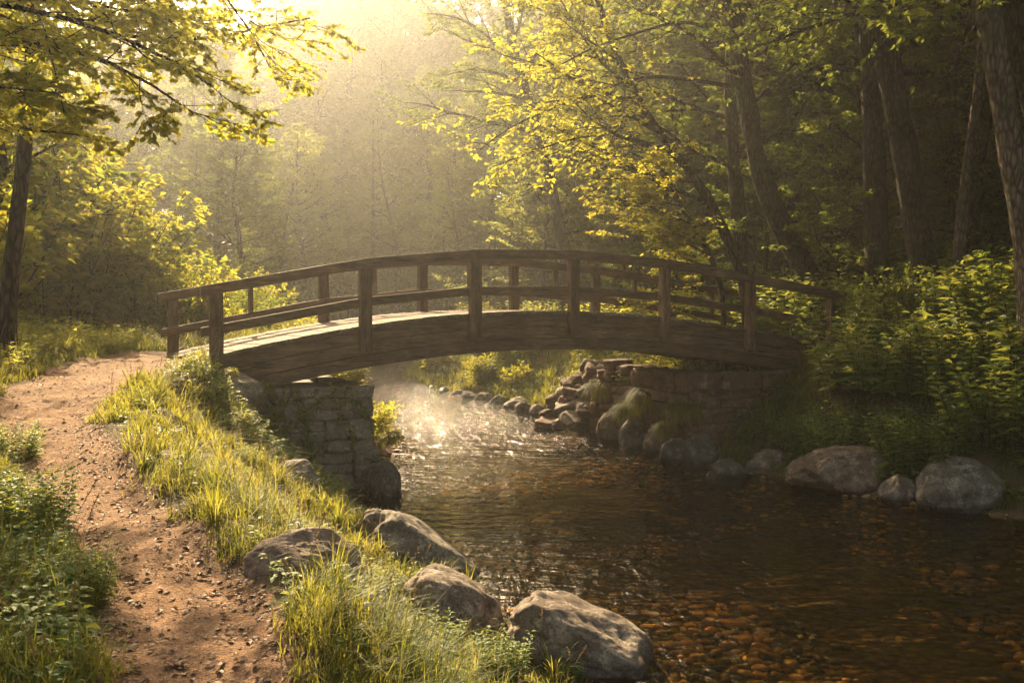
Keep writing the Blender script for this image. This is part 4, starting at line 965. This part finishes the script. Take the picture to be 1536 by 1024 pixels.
for k in range(15):
    u = rs.uniform(.7, ucl - .3); p = np.array([u, 1.62 if k % 2 else r.uniform(.2, .7)]); dirn = np.array([r.normal(0, .5), -1 if k % 2 else 1.0]); pts = []
    for q in range(12):
        w_ = bl(p[0], -.29 - .02 * r.random()); pts.append((*w_, p[1])); p = p + nrm(dirn + r.normal(0, .5, 2)) * .085; p[0] = min(p[0], ucl - .05)
    pts = np.array(pts); tube(g, pts, np.linspace(.006, .003, 12), 4)
    for c in pts:
        for _ in range(5): P.append(c + r.normal(0, .035, 3) * (1, .4, 1)); D_.append(r.normal(0, .6, 3) - UP * .5); S.append(r.uniform(.035, .075))
P = np.array(P); n = len(P); g2 = Geo(); leaves(g2, P, np.array(D_), np.array([*-BV, .5]) + r.normal(0, .35, (n, 3)), np.array(S), .85, 'oval', r)
cr = tag(empty('creeper', (0, 0, 0)), 'dark green creeper trailing over the stones of the left abutment', 'creeper')
link('stems', g.mesh('creeper stems'), M['bark'], cr); link('foliage', g2.mesh('creeper foliage', False), M['leaf_dark'], cr)
for k, (px, py, sc_, lb) in enumerate([(640, 985, .34, 'small leafy plant in the grass left of the largest foreground boulder'), (740, 1010, .36, 'leafy plant in front of the rounded pale boulder at the bottom'), (850, 1018, .3, 'leafy sprig before the foot of the largest foreground boulder'), (560, 905, .28, 'leafy weed below the low flat pale boulder'), (330, 650, .32, 'pale leafy weed on the bank beside the path bend'), (300, 600, .34, 'tall weed near the first railing post'),
        (40, 800, .34, 'leafy weed at the left picture edge halfway down the near verge'), (95, 900, .3, 'leafy weed leaning over the left path edge'), (45, 960, .36, 'big leaved weed in the bottom left corner'), (20, 690, .32, 'weed at the left picture edge beside the path bend'), (370, 700, .3, 'leafy weed by the small humped boulder')]):
    shrub('leafy_plant', HB[k % 3], px, py, sc_, 'leaf_herb', lb, None, None, 'plant')
def clover(px, py, lb):
    p = hit(px, py); root = tag(empty('clover_flower', tuple(p)), lb, 'flower', 'white clover flowers'); g = Geo(); tube(g, [(0, 0, 0), (.01, 0, .12), (.005, .01, .24)], [.0018, .0016, .0014], 4); link('stem', g.mesh('stem'), M['grass'], root)
    r = np.random.default_rng(int(px)); V = nrm(r.normal(size=(90, 3))); g = Geo(); leaves(g, V * .004 + (.005, .01, .245), V, nrm(r.normal(size=(90, 3))), r.uniform(.009, .014, 90), .45, 'diamond', r); link('flower_head', g.mesh('flower head', False), M['petal'], root)
M['petal'] = leaf_mat('clover petals', (.6, .58, .5), (.75, .72, .62), (.6, .6, .5), (.7, .7, .6), .3)
clover(556, 975, 'upper white clover flower in the foreground grass'); clover(548, 990, 'lower white clover flower in the foreground grass')

# pebbles on the stream bed, litter and grit on the path
r = np.random.default_rng(9); n = 19000; y = 5.0 + 16 * r.random(n) ** 1.5; x = xL(y) + (xR(y) - xL(y)) * r.random(n)
ok = (fbm(x * .55, y * .55, 44, 3) + r.normal(0, .12, n) > -.05 - .5 * sst(1.6, .3, np.minimum(x - xL(y), xR(y) - x))); x, y = x[ok], y[ok]; n = len(x)
V0, T0 = ICO2; sz = (.022 + .06 * r.random(n) ** 2.2) * np.where(r.random(n) < .03, 1.8, 1)
rot = r.uniform(0, 6.28, n); c, s = np.cos(rot), np.sin(rot); dx, dy, dz = sz * r.uniform(.8, 1.4, n), sz * r.uniform(.6, 1, n), sz * r.uniform(.3, .55, n)
jit = 1 + r.normal(0, .07, (n, len(V0)))
lx, ly, lz = V0[None, :, 0] * dx[:, None] * jit, V0[None, :, 1] * dy[:, None] * jit, V0[None, :, 2] * dz[:, None]
V = np.stack([x[:, None] + lx * c[:, None] - ly * s[:, None], y[:, None] + lx * s[:, None] + ly * c[:, None], (height(x, y) + dz * .4)[:, None] + lz], -1)
g = Geo(); g.add(V.reshape(-1, 3), T=(T0[None] + (np.arange(n) * len(V0))[:, None, None]).reshape(-1, 3), var=np.repeat(r.random(n), len(V0)))
tag(link('pebbles', g.mesh('pebbles'), M['pebble']), 'amber pebbles covering the stream bed', 'pebbles', kind='stuff')
n = 1700; y = 2.4 + 12 * r.random(n) ** 1.3; pc = np.interp(y, PA[:, 0], PA[:, 1]); hw = np.interp(y, PA[:, 0], PA[:, 2]); x = pc + hw * r.uniform(-1.1, 1.1, n)
V0, T0 = ICO1; sz = r.uniform(.002, .007, n) * np.where(r.random(n) < .04, 2.2, 1); jit = 1 + r.normal(0, .15, (n, len(V0)))
V = V0[None] * sz[:, None, None] * jit[..., None] * np.array([1.2, 1, .6]) + np.stack([x, y, height(x, y) + sz * .25], 1)[:, None]
g = Geo(); g.add(V.reshape(-1, 3), T=(T0[None] + (np.arange(n) * len(V0))[:, None, None]).reshape(-1, 3))
tag(link('grit', g.mesh('grit'), M['rock']), 'small stones and grit scattered on the dirt path', 'grit', kind='stuff')
n = 3800; y = 2.4 + 12 * r.random(n) ** 1.4; pc = np.interp(y, PA[:, 0], PA[:, 1]); hw = np.interp(y, PA[:, 0], PA[:, 2]); x = pc + hw * np.sign(r.normal(size=n)) * r.random(n) ** .6 * 1.15
a = r.uniform(0, 6.28, n); g = Geo()
leaves(g, np.stack([x, y, height(x, y) + .008], 1), np.stack([np.cos(a), np.sin(a), r.uniform(-.05, .25, n)], 1), UP + r.normal(0, .3, (n, 3)), r.uniform(.015, .05, n), .6, 'oval', r)
tag(link('leaf_litter', g.mesh('leaf_litter', False), M['litter']), 'dead brown leaves scattered on the dirt path', 'leaf litter', kind='stuff')

# ------------------------------------------------------------------ haze
n_ = NT('morning haze'); pv = n_.n('ShaderNodeVolumePrincipled'); pv.inputs['Color'].default_value = (.97, .98, .95, 1)
pv.inputs['Density'].default_value = HAZE; pv.inputs['Anisotropy'].default_value = .80
n_.set(n_.out.inputs['Volume'], pv.outputs[0])
g = Geo(); box(g, (-200, -70, -1.8), (200, 320, 46)); hz = link('haze', g.mesh('haze', False), n_.m); tag(hz, 'warm morning haze filling the valley', 'haze', kind='stuff')
